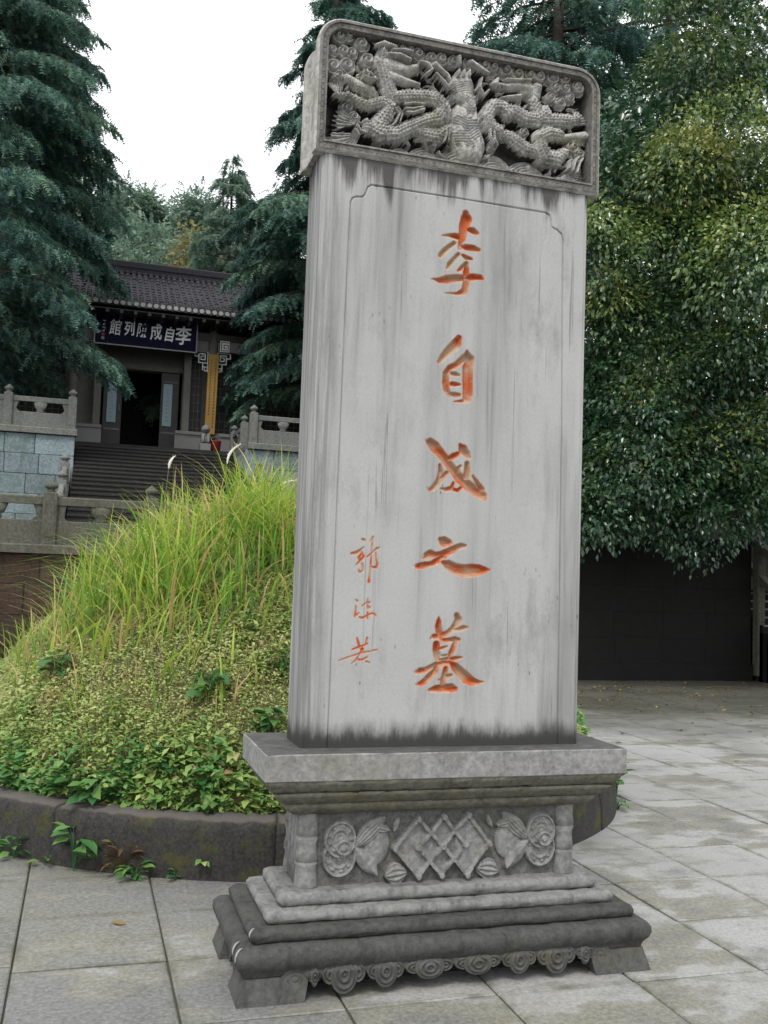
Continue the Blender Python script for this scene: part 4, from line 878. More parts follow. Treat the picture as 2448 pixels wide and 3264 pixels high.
size = r.uniform(0.012, 0.030, n) * (1 + 0.35 * (np.sin(x * 4 + y * 3) * np.sin(y * 5) > 0.4)) * (1 + 1.5 * rim * r.random(n)) * (1 + 0.25 * (patch2_ > 0.35))
patch = 0.5 + 0.5 * np.sin(x * 3.1 + 2 * np.sin(y * 2.3)) * np.sin(y * 3.7 + x)
patch2 = np.sin(x * 9 + 3 * np.sin(y * 6)) * np.sin(y * 10 + 2 * np.sin(x * 7))
tint = np.clip(0.27 + 0.36 * r.random(n) + 0.22 * patch * (1 - rim) - 0.14 * rim - 0.20 * (patch2 > 0.35), 0, 0.8)
tint = np.where(r.random(n) < 0.03 + 0.04 * (1 - rim) + 0.35 * (np.sin(x * 8 + 2) * np.sin(y * 11 + x) > 0.82), r.uniform(0.8, 1.0, n), tint)
o = scatter('ground_cover', MED_V, MED_F, np.stack([x, y, z], -1), frames(ax, up), size, M_COVER, None, tint); tag(o, kind='stuff')

# fine dry stems in the cover
def stems(name, n, seed, h0, h1, w, mat, rmin, rmax):
    r = np.random.default_rng(seed)
    a = r.uniform(math.pi, 2 * math.pi, n); q = r.uniform(rmin, rmax, n) * RI
    x, y = MC[0] + q * np.cos(a), MC[1] + q * np.sin(a)
    T = np.array([(-0.5, 0, 0), (0.5, 0, 0), (0.3, 0.6, 0), (-0.3, 0.6, 0), (0, 1, 0)], float)
    TF = np.array([(0, 1, 2), (0, 2, 3), (3, 2, 4)])
    h = r.uniform(h0, h1, n)
    ax = np.stack([r.normal(0, 0.3, n), r.normal(-0.1, 0.3, n), np.ones(n)], -1)
    S = np.stack([np.full(n, w), h, h], -1)
    o = scatter(name, T, TF, np.stack([x, y, mound_h(x, y)], -1), frames(ax, np.stack([r.normal(0, 1, n), r.normal(0, 1, n), np.zeros(n)], -1)), S, mat, None, r.random(n))
    tag(o, kind='stuff')
stems('dry_stems', 3800, 41, 0.10, 0.30, 0.004, M_STALK, 0.3, 0.97)

# tall grass on the crown of the mound
NS = 5
def blades(name, x, y, h, lean, wid, mat, tint, r):
    n = len(x)
    az = r.uniform(0, 2 * np.pi, n)
    dirx, diry = np.cos(az), np.sin(az)
    t = np.linspace(0, 1, NS + 1)
    out = lean[:, None] * h[:, None] * (t ** 2.1)[None]
    zz = h[:, None] * (t - 0.42 * (lean[:, None] ** 1.2) * t ** 2.6)
    wd = wid[:, None] * ((1 - t) ** 0.55 * (0.55 + 0.45 * np.minimum(t * 5, 1)))[None]
    bx = x[:, None] + dirx[:, None] * out; by = y[:, None] + diry[:, None] * out; bz = mound_h(x, y)[:, None] - 0.02 + zz
    yaw = az + np.pi / 2 + r.normal(0, 0.5, n)
    sx, sy = np.cos(yaw)[:, None] * wd / 2, np.sin(yaw)[:, None] * wd / 2
    V = np.stack([np.stack([bx - sx, by - sy, bz], -1), np.stack([bx + sx, by + sy, bz], -1)], 2).reshape(-1, 3)
    k = 2 * (NS + 1)
    q = np.array([(2 * i, 2 * i + 1, 2 * i + 3, 2 * i + 2) for i in range(NS)])
    F = (q[None] + (np.arange(n) * k)[:, None, None]).reshape(-1, 4)
    tt = np.repeat(tint, k).reshape(n, NS + 1, 2) + (0.16 * t[None, :, None] ** 2)
    o = np_obj(name, V, F, mat, None, {'tint': np.clip(tt.ravel(), 0, 1)})
    return tag(o, kind='stuff')
r = np.random.default_rng(52)
n = 24000
a = r.uniform(0, 2 * np.pi, n); q = np.sqrt(r.random(n)) * 2.2
x, y = MC[0] + q * np.cos(a), MC[1] + q * np.sin(a)
edge = 1.36 + 0.16 * np.sin(a * 5 + 1) + 0.10 * np.sin(a * 9) + 0.38 * np.clip(-np.cos(a), 0, 1) - 0.10 * np.clip(np.cos(a), 0, 1)
clump = np.sin(x * 7 + 2 * np.sin(y * 5)) * np.sin(y * 8 + x * 2)
k = ((q < edge * (1 + r.normal(0, 0.10, n))) | ((q < edge * 1.45) & (r.random(n) < 0.16))) & (r.random(n) < 0.62 + 0.38 * clump)
x, y, q, a, edge, clump = x[k], y[k], q[k], a[k], edge[k], clump[k]; n = len(x)
h = r.uniform(0.34, 0.80, n) * np.clip(1.12 - 0.35 * (q / edge) ** 2, 0.38, 1.2) * (1 + 0.22 * clump)
tint = np.clip(r.normal(0.27, 0.16, n) + 0.1 * np.sin(x * 4) * np.sin(y * 3), 0.02, 0.6)
tint = np.where(r.random(n) < 0.10 + 0.30 * (np.sin(x * 3.3 + 1) * np.sin(y * 2.9) > 0.55), r.uniform(0.7, 0.98, n), tint)
blades('tall_grass', x, y, h, np.clip(r.gamma(2.6, 0.29, n), 0.08, 1.45), r.uniform(0.007, 0.024, n), M_GRASS, tint, r)
r = np.random.default_rng(53)
n = 5200
a = r.uniform(0, 2 * np.pi, n); q = np.sqrt(r.uniform(0.2, 1, n)) * (RI - 0.08)
x, y = MC[0] + q * np.cos(a), MC[1] + q * np.sin(a)
blades('sparse_grass', x, y, r.uniform(0.08, 0.30, n), np.clip(r.gamma(2, 0.25, n), 0.05, 1.2), r.uniform(0.003, 0.007, n), M_GRASS, np.clip(r.normal(0.45, 0.2, n), 0, 1), r)

# white feathery plumes over the grass
def plume(x, y, z0, z1, bx, label):
    t = empty('grass_plume', label, 'grass plume', (x, y, float(mound_h(x, y))), 0, 'white plumes above the mound grass')
    b = float(mound_h(x, y))
    pts = [(bx * k * k, 0.1 * bx * k, (z0 - b) * k) for k in (0, 0.5, 1)]
    MB().tube(pts, [0.003, 0.002, 0.002], 5).build('stalk', M_STALK, t)
    p0 = Vector(pts[-1]); mb = MB(); L = z1 - z0
    rr = random.Random(int(x * 100))
    pl = [p0 + Vector((bx * 0.9 * k * k * 1.4, 0, L * (k - 0.25 * k * k))) for k in np.linspace(0, 1, 6)]
    mb.tube(pl, [0.004, 0.009, 0.011, 0.009, 0.006, 0.002], 7)
    for k in range(60):
        p = pl[0].lerp(pl[-1], rr.random()); i = min(4, int(rr.random() * 5)); p = pl[i].lerp(pl[i + 1], rr.random())
        d = Vector((rr.gauss(0, 1), rr.gauss(0, 1), rr.uniform(0.2, 1.4))).normalized() * rr.uniform(0.012, 0.035)
        s = Vector((rr.gauss(0, 1), rr.gauss(0, 1), 0)).normalized() * 0.003
        mb.add([p - s, p + s, p + d], [(0, 1, 2)])
    mb.build('plume_head', M_PLUME, t)
plume(-0.95, 3.9, 2.44, 2.58, 0.04, 'small white plume standing left of the others above the grass')
plume(-0.52, 4.0, 2.52, 2.74, 0.08, 'tallest white plume, bent over at the tip, in front of the stairs')
plume(-0.10, 4.1, 2.36, 2.46, 0.12, 'drooping white plume beside the left edge of the stele')

# weeds growing at the foot of the kerb and broad-leaved plants on the mound: every leaf a part
LEAF_ME = {}
def leaf_mesh(key, mat, tint, w=1.0):
    if key not in LEAF_ME:
        V = LEAF_V * np.array([w, 1, 1])
        LEAF_ME[key] = np_mesh('leaf', V, LEAF_F, mat, {'tint': np.full(len(V), tint)}, True)
    return LEAF_ME[key]
def weed(name, label, cat, loc, n, size, height, mat_key, spread=1.0, seed=0, w=1.0, group=None, facing=None):
    rr = random.Random(seed)
    t = empty(name, label, cat, loc, 0, group)
    ms = {'weed': M_WEED, 'fern': M_FERN, 'broad': M_COVER}[mat_key]
    mb = MB()
    for i in range(n):
        az = rr.uniform(0, 2 * math.pi) if facing is None else facing + rr.gauss(0, 0.9)
        hh = height * (0.25 + 0.75 * (i + rr.random()) / n)
        out = spread * size * rr.uniform(0.1, 0.6)
        p = Vector((math.cos(az) * out, math.sin(az) * out, hh))
        mb.tube([(0, 0, 0), (p.x * 0.4, p.y * 0.4, hh * 0.7), p], [0.0025, 0.002, 0.0015], 4, False)
        d = Vector((math.cos(az), math.sin(az), rr.uniform(-0.35, 0.5))).normalized()
        tint = rr.choice((0.15, 0.3, 0.5, 0.6) if mat_key == 'broad' else (0.1, 0.4, 0.7, 0.95))
        o = link('leaf', leaf_mesh((mat_key, tint, w), ms, tint, w), t)
        s = 1.55 * size * rr.uniform(0.65, 1.15)
        up = Vector((rr.gauss(0, 0.3), rr.gauss(0, 0.3), 1)) - Vector((d.x, d.y, 0)) * 0.2
        x = d.cross(up).normalized(); zz = x.cross(d)
        o.matrix_local = Matrix(((x.x * s, d.x * s, zz.x * s, p.x), (x.y * s, d.y * s, zz.y * s, p.y), (x.z * s, d.z * s, zz.z * s, p.z), (0, 0, 0, 1)))
    mb.build('stem', ms, t)
    return t
def at_kerb(ang, out=0.03): return (MC[0] + (KR1 + out) * math.cos(rad(ang)), MC[1] + (KR1 + out) * math.sin(rad(ang)), 0.0)
G_K = 'weeds rooted at the foot of the kerb'
weed('weed_plant', 'small leafy weed at the far left end of the kerb foot', 'weed', at_kerb(-137.5), 9, 0.06, 0.11, 'weed', 1.2, 1, group=G_K)
weed('weed_plant', 'low spreading weed of small leaves second from the left along the kerb foot', 'weed', at_kerb(-134.0), 16, 0.048, 0.13, 'weed', 1.8, 2, group=G_K)
weed('weed_plant', 'little three-leaved weed just left of the large leafy weed', 'weed', at_kerb(-129.2), 5, 0.052, 0.055, 'weed', 1.2, 3, group=G_K)
weed('weed_plant', 'large upright weed with big pointed leaves against the kerb', 'weed', at_kerb(-124.7, 0.06), 18, 0.085, 0.24, 'weed', 1.1, 4, 1.0, group=G_K)
weed('fern_clump', 'brownish fern clump hanging against the kerb', 'fern', at_kerb(-119.0, 0.02), 26, 0.050, 0.17, 'fern', 2.4, 5, 0.6, group=G_K)
weed('weed_plant', 'green leaves under the brownish fern clump', 'weed', at_kerb(-117.0, 0.05), 16, 0.050, 0.07, 'weed', 2.2, 6, group=G_K)
weed('weed_plant', 'tiny weed at the kerb foot between the fern and the stele', 'weed', at_kerb(-112.4), 8, 0.038, 0.05, 'weed', 1.4, 7, group=G_K)
weed('weed_plant', 'small yellowish weed sprouting from the kerb face near the stele', 'weed', (at_kerb(-109.5, 0.0)[0], at_kerb(-109.5, 0.0)[1], 0.06), 8, 0.038, 0.07, 'broad', 1.2, 8, group=G_K)
weed('weed_plant', 'green creeper climbing the kerb right of the pedestal', 'weed', at_kerb(-24, 0.02), 26, 0.06, 0.33, 'weed', 1.6, 9, group=G_K)
weed('weed_plant', 'low green weed beside the creeper on the right', 'weed', at_kerb(-31, 0.02), 12, 0.05, 0.08, 'weed', 1.6, 10, group=G_K)
weed('weed_plant', 'yellow-green tuft at the right end of the kerb behind the slab', 'weed', (2.62, 4.3, 0.25), 14, 0.06, 0.16, 'broad', 1.5, 11, group=G_K)
G_M = 'broad-leaved plants on the mound'
def on_mound(x, y): return (x, y, float(mound_h(x, y)) + 0.02)
for k, (x, y, n, s, lab) in enumerate([(-1.50, 2.02, 12, 0.13, 'big dock plant with large leaves near the left kerb'), (-1.38, 1.83, 10, 0.125, 'dock plant with one pale leaf leaning over the kerb'),
        (-1.02, 1.78, 10, 0.11, 'broad-leaved plant right of the two dock plants'), (-0.75, 1.98, 10, 0.11, 'bright yellow-green broad plant at the middle of the kerb'),
        (-0.42, 1.72, 12, 0.095, 'leafy plant on the mound left of the plinth slab'), (-1.62, 2.75, 12, 0.11, 'dark green dock plant high on the left slope'),
        (-0.30, 2.0, 12, 0.09, 'leafy plant on the slope just above the plinth slab'), (-1.85, 2.35, 9, 0.10, 'leafy plant at the left edge of the mound')]):
    weed('dock_plant', lab, 'plant', on_mound(x, y), n * 2, s * 0.62, 0.17, 'weed', 1.3, 30 + k, 1.15, G_M)
# dry leaf on the paving and the litter under the trees
V = np.array([(0, 0, 0.004), (-0.30, 0.35, 0.06), (0, 0.4, 0.012), (0.28, 0.35, 0.10), (-0.2, 0.75, 0.07), (0, 0.78, 0.03), (0.2, 0.72, 0.13), (0, 1.1, 0.10)])
o = np_obj('fallen_leaf', V * 0.07, LEAF_F, M_DRY, None, {'tint': np.full(8, 0.45)}, True)
o.location = (-1.235, 0.76, 0.006); o.rotation_euler = (0, 0, 1.1); tag(o, 'curled dry brown leaf lying on the left paving', 'leaf')
r = np.random.default_rng(77)
n = 900
x = r.uniform(3.0, 12, n); y = 11.5 - np.abs(r.gamma(1.6, 1.6, n)); k = (y > 4) & (np.hypot(x - .05, y - 3.86) > 2.8); x, y = x[k], y[k]; n = len(x)
o = scatter('leaf_litter', LEAF_V, LEAF_F, np.stack([x, y, np.full(n, 0.012)], -1), frames(np.stack([r.normal(0, 1, n), r.normal(0, 1, n), r.normal(0, .1, n)], -1), np.stack([r.normal(0, .25, n), r.normal(0, .25, n), np.ones(n)], -1)), r.uniform(.03, .07, n), M_DRY, None, r.random(n)); tag(o, kind='stuff')
# ------------------------------------------------------------------ retaining walls, balustrades, stairs
YW = 11.75
ZL = 2.0
def block_wall(root, x0, x1, y, z0, z1, bh, bl, mat, depth=0.25, seed=1, axis='x', name='stone_block', fac=1, cull=True, g=0.006, proud=0.014):
    """courses of separate blocks on the face at y (axis x) or at x=y (axis y)"""
    rr = random.Random(seed)
    nrow = max(1, round((z1 - z0) / bh)); bh = (z1 - z0) / nrow
    for j in range(nrow):
        x = x0 - (bl * 0.5 if j % 2 else 0) * rr.uniform(0.6, 1.0)
        while x < x1 - 0.01:
            w = bl * rr.uniform(0.8, 1.2)
            a, b = max(x, x0), min(x + w, x1)
            x += w
            if b - a < 0.03: continue
            pz0, pz1 = z0 + j * bh, z0 + (j + 1) * bh
            if cull:
                c = ((a + b) / 2, y, (pz0 + pz1) / 2) if axis == 'x' else (y, (a + b) / 2, (pz0 + pz1) / 2)
                if not in_view(c, 0.55): continue
            pr = rr.uniform(0, proud)
            mb = MB()
            if axis == 'x': mb.cbox(a + g, b - g, y - pr, y + depth, pz0 + g, pz1 - g, min(0.012, g * 2))
            else: mb.cbox(y - depth * fac if fac > 0 else y, y if fac > 0 else y - depth * fac, a + g, b - g, pz0 + g, pz1 - g, 0.012)
            mb.build(name, mat, root)

FIN = [(0.055, 0), (0.06, 0.02), (0.045, 0.04), (0.05, 0.055), (0.082, 0.075), (0.092, 0.10), (0.082, 0.13), (0.045, 0.165), (0.02, 0.19), (0.004, 0.205)]
def balustrade(label, p0, p1, z0, posts, h=0.72, mat=None, slope=0.0, pw=0.11, group=None, cop=0.14, cop_out=0.12, finial_scale=1.0, panels=True):
    """stone balustrade from p0 to p1 (plan); posts = list of fractions; z0 = top of its coping at p0"""
    mat = mat or M_BALU
    p0 = Vector((*p0, 0)); p1 = Vector((*p1, 0)); L = (p1 - p0).length; d = (p1 - p0) / L
    root = empty('stone_balustrade', label, 'balustrade', (p0.x, p0.y, z0), math.atan2(d.y, d.x), group)
    Z = lambda s: slope * s
    def slab(a, b, y0, y1, z0_, z1_, c=0.01):
        mb = MB()
        V = [(a, y0, Z(a) + z0_), (b, y0, Z(b) + z0_), (b, y1, Z(b) + z0_), (a, y1, Z(a) + z0_),
             (a, y0, Z(a) + z1_ - c), (b, y0, Z(b) + z1_ - c), (b, y1, Z(b) + z1_ - c), (a, y1, Z(a) + z1_ - c),
             (a, y0 + c, Z(a) + z1_), (b, y0 + c, Z(b) + z1_), (b, y1 - c, Z(b) + z1_), (a, y1 - c, Z(a) + z1_)]
        return mb.add(V, [(0, 3, 2, 1), (0, 1, 5, 4), (2, 3, 7, 6), (1, 2, 6, 5), (3, 0, 4, 7), (4, 5, 9, 8), (6, 7, 11, 10), (5, 6, 10, 9), (7, 4, 8, 11), (8, 9, 10, 11)])
    if cop: slab(-0.0, L, -pw - cop_out, pw + 0.02, -cop, 0.0, 0.025).build('coping', mat, root)
    for s in posts:
        x = s * L; zz = Z(x)
        mb = MB().cbox(x - pw, x + pw, -pw, pw, zz - 0.01, zz + h + 0.06, 0.015)
        mb.box(x - pw * 0.62, x + pw * 0.62, -pw - 0.008, -pw + 0.004, zz + 0.12, zz + h - 0.08)
        po = mb.build('post', mat, root)
        MB().lathe([(r * finial_scale * 1.12, z * finial_scale) for r, z in FIN], 12, (x, 0, zz + h + 0.058)).build('finial', mat, po, True)
    for a, b in zip(posts[:-1], posts[1:]):
        a, b = a * L + pw, b * L - pw
        if b - a < 0.1: continue
        slab(a, b, -0.055, 0.055, h - 0.13, h, 0.02).build('rail', mat, root)
        if panels:
            slab(a, b, -0.04, 0.04, 0.0, h * 0.50, 0.015).build('panel', mat, root)
            m = (a + b) / 2
            mb = MB()
            mb.lathe([(0.045, 0), (0.07, 0.03), (0.05, 0.07), (0.085, 0.10), (0.12, h * 0.5 - 0.13)], 10, (m, 0, Z(m) + h * 0.50 - 0.005), 1.5, 0.5)
            mb.build('vase_support', mat, root, True)
            for e in (a + 0.02, b - 0.02):
                s = 1 if e < m else -1
                MB().prism([(e - s * 0.02, Z(e) + h * 0.5), (e + s * 0.14, Z(e) + h * 0.5), (e + s * 0.06, Z(e) + h * 0.6), (e + s * 0.12, Z(e) + h - 0.13), (e - s * 0.02, Z(e) + h - 0.13)], 'y', -0.03, 0.03).build('corner_scroll', mat, root)
    return root

# lower retaining wall behind the mound, reddish on the left, mossy on the right with shade painted in black
w = empty('retaining_wall', 'reddish brown retaining wall below the front balustrade, left of the mound', 'wall', (0, 0, 0))
MB().box(-14, 3.0, YW + 0.02, YW + 0.45, 0, ZL - 0.14).build('wall_core', M_JOINT, w)
block_wall(w, -4.2, 3.0, YW, 0, ZL - 0.14, 0.42, 0.8, M_REDWALL, 0.1, 2)
w = empty('retaining_wall', 'mossy retaining wall coloured near black for the deep shade under the broad-leaved tree', 'wall', (0, 0, 0))
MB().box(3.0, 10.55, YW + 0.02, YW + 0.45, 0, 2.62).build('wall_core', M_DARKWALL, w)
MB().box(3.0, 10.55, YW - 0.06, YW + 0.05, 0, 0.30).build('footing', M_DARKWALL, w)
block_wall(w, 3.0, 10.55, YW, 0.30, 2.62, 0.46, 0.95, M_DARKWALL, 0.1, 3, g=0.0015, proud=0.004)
balustrade('low mossy balustrade along the terrace edge behind the mound', (-5.16, YW + 0.12), (3.0, YW + 0.12), ZL, [0.0, 0.19, 0.381, 0.565, 0.75, 0.92], 0.74, M_BALU, pw=0.105)

# middle terrace, stairs, upper terrace
mid = MB().box(-30, 10.55, YW + 0.4, 23, ZL - 0.3, ZL - 0.005).build('middle_terrace', M_STEP); tag(mid, kind='structure')
mid2 = MB().box(3.0, 40, YW + 0.3, 23, ZL - 0.3, 2.5).build('planting_terrace', M_HILL); tag(mid2, kind='structure')
ZU = 5.3
up = MB().box(-34, -1.95, 22.3, 60, ZL - 0.1, ZU - 0.15); up.box(2.6, 40, 22.3, 60, ZL - 0.1, ZU - 0.15); up.box(-1.95, 2.6, 25.02, 60, ZL - 0.1, ZU - 0.01)
up = up.build('upper_terrace', M_STEP); tag(up, kind='structure')
st = empty('stone_stairs', 'wide flight of dark grey stone steps leading up to the hall', 'stairs', (0, 0, 0))
NST = 22
for k in range(NST):
    z1 = ZU - k * 0.15; y1 = 25.0 - k * 0.485
    x0, x1 = (-1.90, 2.52)
    mb = MB().box(x0, x1, y1 - 0.485, y1 + 0.05, z1 - 0.30 if z1 - 0.3 > ZL - .2 else ZL - 0.2, z1 - 0.15 + 0.006)
    mb.cbox(x0, x1, y1 - 0.512, y1 - 0.0, z1 - 0.15 - 0.035, z1 - 0.15 + 0.008, 0.008)
    mb.build('step', M_STEP, st)
MB().box(-1.9, 2.52, 24.99, 25.3, ZU - 0.30, ZU + 0.004).build('top_step', M_STEP, st)
# wing walls of the upper terrace, in blue-grey blocks
wl = empty('terrace_wall', 'blue-green stained block wall left of the stairs', 'wall', (0, 0, 0))
MB().box(-12, -1.94, 22.05, 22.4, ZL, ZU - 0.28).build('wall_core', M_JOINT, wl)
MB().box(-2.05, -1.93, 22.05, 25.2, ZL, ZU - 0.28).build('wall_side', M_BLOCK, wl)
block_wall(wl, -6.0, -1.90, 22.0, ZL, ZU - 0.27, 0.50, 0.82, M_BLOCK, 0.1, 5)
wr = empty('terrace_wall', 'blue-grey block wall right of the stairs, beside the stele edge', 'wall', (0, 0, 0))
MB().box(2.62, 12, 22.05, 22.4, ZL, ZU - 0.28).build('wall_core', M_JOINT, wr)
block_wall(wr, 2.56, 6.5, 22.0, ZL, ZU - 0.27, 0.50, 0.82, M_BLOCK, 0.1, 6)
block_wall(wr, 22.0, 25.2, 2.56, ZL, ZU - 0.27, 0.50, 0.9, M_BLOCK, -0.1, 7, 'y', fac=-1, cull=False)
G_B = 'balustrades of the upper terrace'
balustrade('upper terrace balustrade left of the stairs', (-5.16, 22.12), (-1.86, 22.12), ZU - 0.1, [0.05, 0.49, 0.955], 0.78, M_BALU2, group=G_B, cop=0.16, finial_scale=1.1)
balustrade('upper terrace balustrade right of the stairs', (2.50, 22.12), (8.4, 22.12), ZU - 0.1, [0.025, 0.30, 0.56, 0.82, 0.99], 0.78, M_BALU2, group=G_B, cop=0.16, finial_scale=1.1)
balustrade('short balustrade running back along the right side of the stairs', (2.62, 22.3), (2.62, 25.6), ZU - 0.1, [0.38, 0.98], 0.72, M_BALU2, group=G_B, cop=0.16, finial_scale=1.1)
sl = -0.15 / 0.485
balustrade('sloping balustrade descending along the left side of the stairs', (-2.06, 21.7), (-2.06, 14.6), 4.15, [0.22, 0.48, 0.76, 0.98], 0.42, M_BALU2, sl, 0.10, G_B, 0.5, 0.03, 1.1)
balustrade('sloping balustrade descending along the right side of the stairs', (2.66, 21.7), (2.66, 14.6), 4.15, [0.1, 0.36, 0.64, 0.98], 0.42, M_BALU2, sl, 0.10, G_B, 0.5, 0.03, 1.1)
# side stairs at the far right
sr = empty('side_stairs', 'narrow stone side steps at the right edge under the tree', 'stairs', (0, 0, 0))
for k in range(14):
    mb = MB().box(10.62, 13.4, 10.4 + k * 0.22, 10.4 + (k + 1) * 0.22 + 0.1, 0, 0.30 + k * 0.15)
    mb.build('step', M_DARKWALL, sr)
    MB().box(10.62, 13.4, 10.375 + k * 0.22, 10.40 + k * 0.22, 0.272 + k * 0.15, 0.304 + k * 0.15).build('step_edge', M_TIER, sr)
mb = MB().cbox(10.1, 13.4, 9.9, 10.35, 0.02, 0.30, 0.03); mb.build('landing_slab', M_KERB, sr)
MB().prism([(10.1, 1.45), (12.4, 2.95), (12.4, 3.13), (10.1, 1.63)], 'x', 10.58, 10.76).build('handrail', M_BALU, sr)
MB().prism([(10.1, 0.85), (12.4, 2.35), (12.4, 2.50), (10.1, 1.0)], 'x', 10.60, 10.74).build('lower_rail', M_BALU, sr)
for k in range(4): MB().cbox(10.59, 10.75, 10.15 + k * 0.72, 10.33 + k * 0.72, 0.1, 1.62 + k * 0.48, 0.02).build('rail_post', M_BALU, sr)
# ------------------------------------------------------------------ the exhibition hall
YH, ZH = 28.0, ZU
hall = empty('exhibition_hall', 'traditional dark-tiled hall with an open doorway at the top of the stairs', 'building', (0, 0, 0))
MB().box(-9, -1.30, YH + 1.0, YH + 1.25, ZH, 9.9).build('wall', M_GREYWOOD, hall)
MB().box(1.30, 9, YH + 1.0, YH + 1.25, ZH, 9.9).build('wall', M_GREYWOOD, hall)
MB().box(-1.30, 1.30, YH + 1.0, YH + 1.25, 8.28, 9.9).build('lintel_wall', M_GREYWOOD, hall)
MB().box(-1.45, 1.30, YH + 0.86, YH + 0.99, 8.30, 8.50).build('door_lintel', M_GREYWOOD, hall)
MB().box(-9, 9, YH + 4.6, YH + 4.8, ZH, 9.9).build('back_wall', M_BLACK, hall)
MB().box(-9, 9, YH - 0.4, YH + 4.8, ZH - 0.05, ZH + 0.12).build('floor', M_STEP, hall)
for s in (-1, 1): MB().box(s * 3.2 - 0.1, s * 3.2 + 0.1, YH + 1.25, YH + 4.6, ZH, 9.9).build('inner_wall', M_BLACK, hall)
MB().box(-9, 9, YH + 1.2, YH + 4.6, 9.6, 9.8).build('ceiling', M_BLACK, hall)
for x0, x1 in ((-9, -1.22), (1.06, 1.95), (2.34, 9)):                 # pale sill walls
    p = MB().box(x0, x1, YH + 0.02, YH + 0.14, ZH, 6.16).build('sill_wall', M_PLASTER, hall)
    MB().cbox(x0, x1, YH - 0.03, YH + 0.2, 6.16, 6.26, 0.015).build('sill', M_PLASTER, p)
for x in (-1.40, 1.40): MB().cbox(x - 0.12, x + 0.12, YH + 0.3, YH + 0.54, ZH, 9.2, 0.02).build('inner_column', M_GREYWOOD, hall)
for x in (-6.2, -2.15, 2.15, 6.2):
    c = MB().lathe([(0.155, 0), (0.155, 4.6)], 16, (x, YH, ZH)).build('porch_column', M_GREYWOOD, hall, True)
    MB().lathe([(0.26, 0), (0.29, 0.1), (0.2, 0.26), (0.16, 0.28)], 16, (x, YH, ZH)).build('column_base', M_PLASTER, c, True)
for x0, x1 in ((-6.05, -2.30), (-1.99, 1.99), (2.30, 6.05)):
    MB().box(x0, x1, YH - 0.10, YH + 0.10, 8.92, 9.25).build('porch_beam', M_GREYWOOD, hall)
MB().box(-9, 9, YH - 0.14, YH + 0.16, 9.26, 9.50).build('eave_beam', M_WOOD, hall)
for x in np.arange(-8.8, 9, 0.42): MB().box(x - 0.05, x + 0.05, YH - 1.15, YH + 0.8, 9.60, 9.70).build('rafter', M_WOOD, hall)
MB().box(-9, 9, YH - 1.1, YH + 1.0, 9.71, 9.745).build('soffit', M_WOOD, hall)
# doors: two dark leaves standing open, each with a glazed pane
for s in (-1, 1):
    d = MB().box(s * 1.20 - 0.0, s * 0.62, YH + 0.92, YH + 0.99, ZH + 0.12, 8.28).build('door', M_WOOD, hall)
    for zz in (6.25, 7.95): MB().box(min(s * 1.16, s * 0.66), max(s * 1.16, s * 0.66), YH + 0.90, YH + 0.918, zz, zz + 0.06).build('door_rail', M_GREYWOOD, d)
    MB().tube([(s * 0.70, YH + 0.89, 6.9), (s * 0.70, YH + 0.86, 7.0), (s * 0.70, YH + 0.89, 7.1)], 0.015, 6).build('door_handle', M_IRON, d)
# lattice windows either side
for x0, x1 in ((1.56, 1.98), (2.36, 5.9), (-5.9, -2.36)):
    n = max(1, round((x1 - x0) / 0.6))
    for k in range(n):
        a = x0 + (x1 - x0) * k / n; b = x0 + (x1 - x0) * (k + 1) / n
        wd = MB().box(a + 0.03, b - 0.03, YH + 0.94, YH + 0.985, 6.3, 8.85).build('window_panel', M_WOOD, hall)
        mb = MB()
        for zz in np.arange(6.5, 8.8, 0.28): mb.box(a + 0.05, b - 0.05, YH + 0.915, YH + 0.938, zz, zz + 0.03)
        for xx in (a + (b - a) / 3, a + (b - a) * 2 / 3): mb.box(xx - 0.012, xx + 0.012, YH + 0.912, YH + 0.937, 6.4, 8.75)
        mb.build('lattice', M_GREYWOOD, wd)
# white fretwork brackets beside the columns
def fret(x, s):
    mb = MB(); t = 0.028
    B = [(0.0, .42, 0.0, t), (0.0, t, 0.0, -.14), (0.0, .13, -.14, -.14 - t), (.13, .13 + t, -.05, -.34), (.13, .36, -.05, -.05 - t), (.36 - t, .36, -.05, -.24), (.20, .36, -.24, -.24 - t), (.20, .20 + t, -.12, -.24), (.20, .30, -.12, -.12 - t),
         (.13, .42, -.34, -.34 - t), (.26, .26 + t, -.34, -.60), (.26, .42, -.48, -.48 - t), (.42, .42 + t, t, -.66), (.32, .42, -.60, -.60 - t), (.32, .32 + t, -.54, -.6)]
    for a, b, c, d in B:
        x0, x1 = (x - 0.45 + a, x - 0.45 + b) if s < 0 else (x + 0.45 - b, x + 0.45 - a)
        mb.box(x0, x1, YH - 0.03 - 0.001 * (c * 10 % 1), YH + 0.03, 8.90 + min(c, d), 8.90 + max(c, d))
    mb.build('fret_bracket', M_WHITE, hall)
for x in (-2.15, 2.15):
    fret(x - 0.14, -1); fret(x + 0.14, 1)
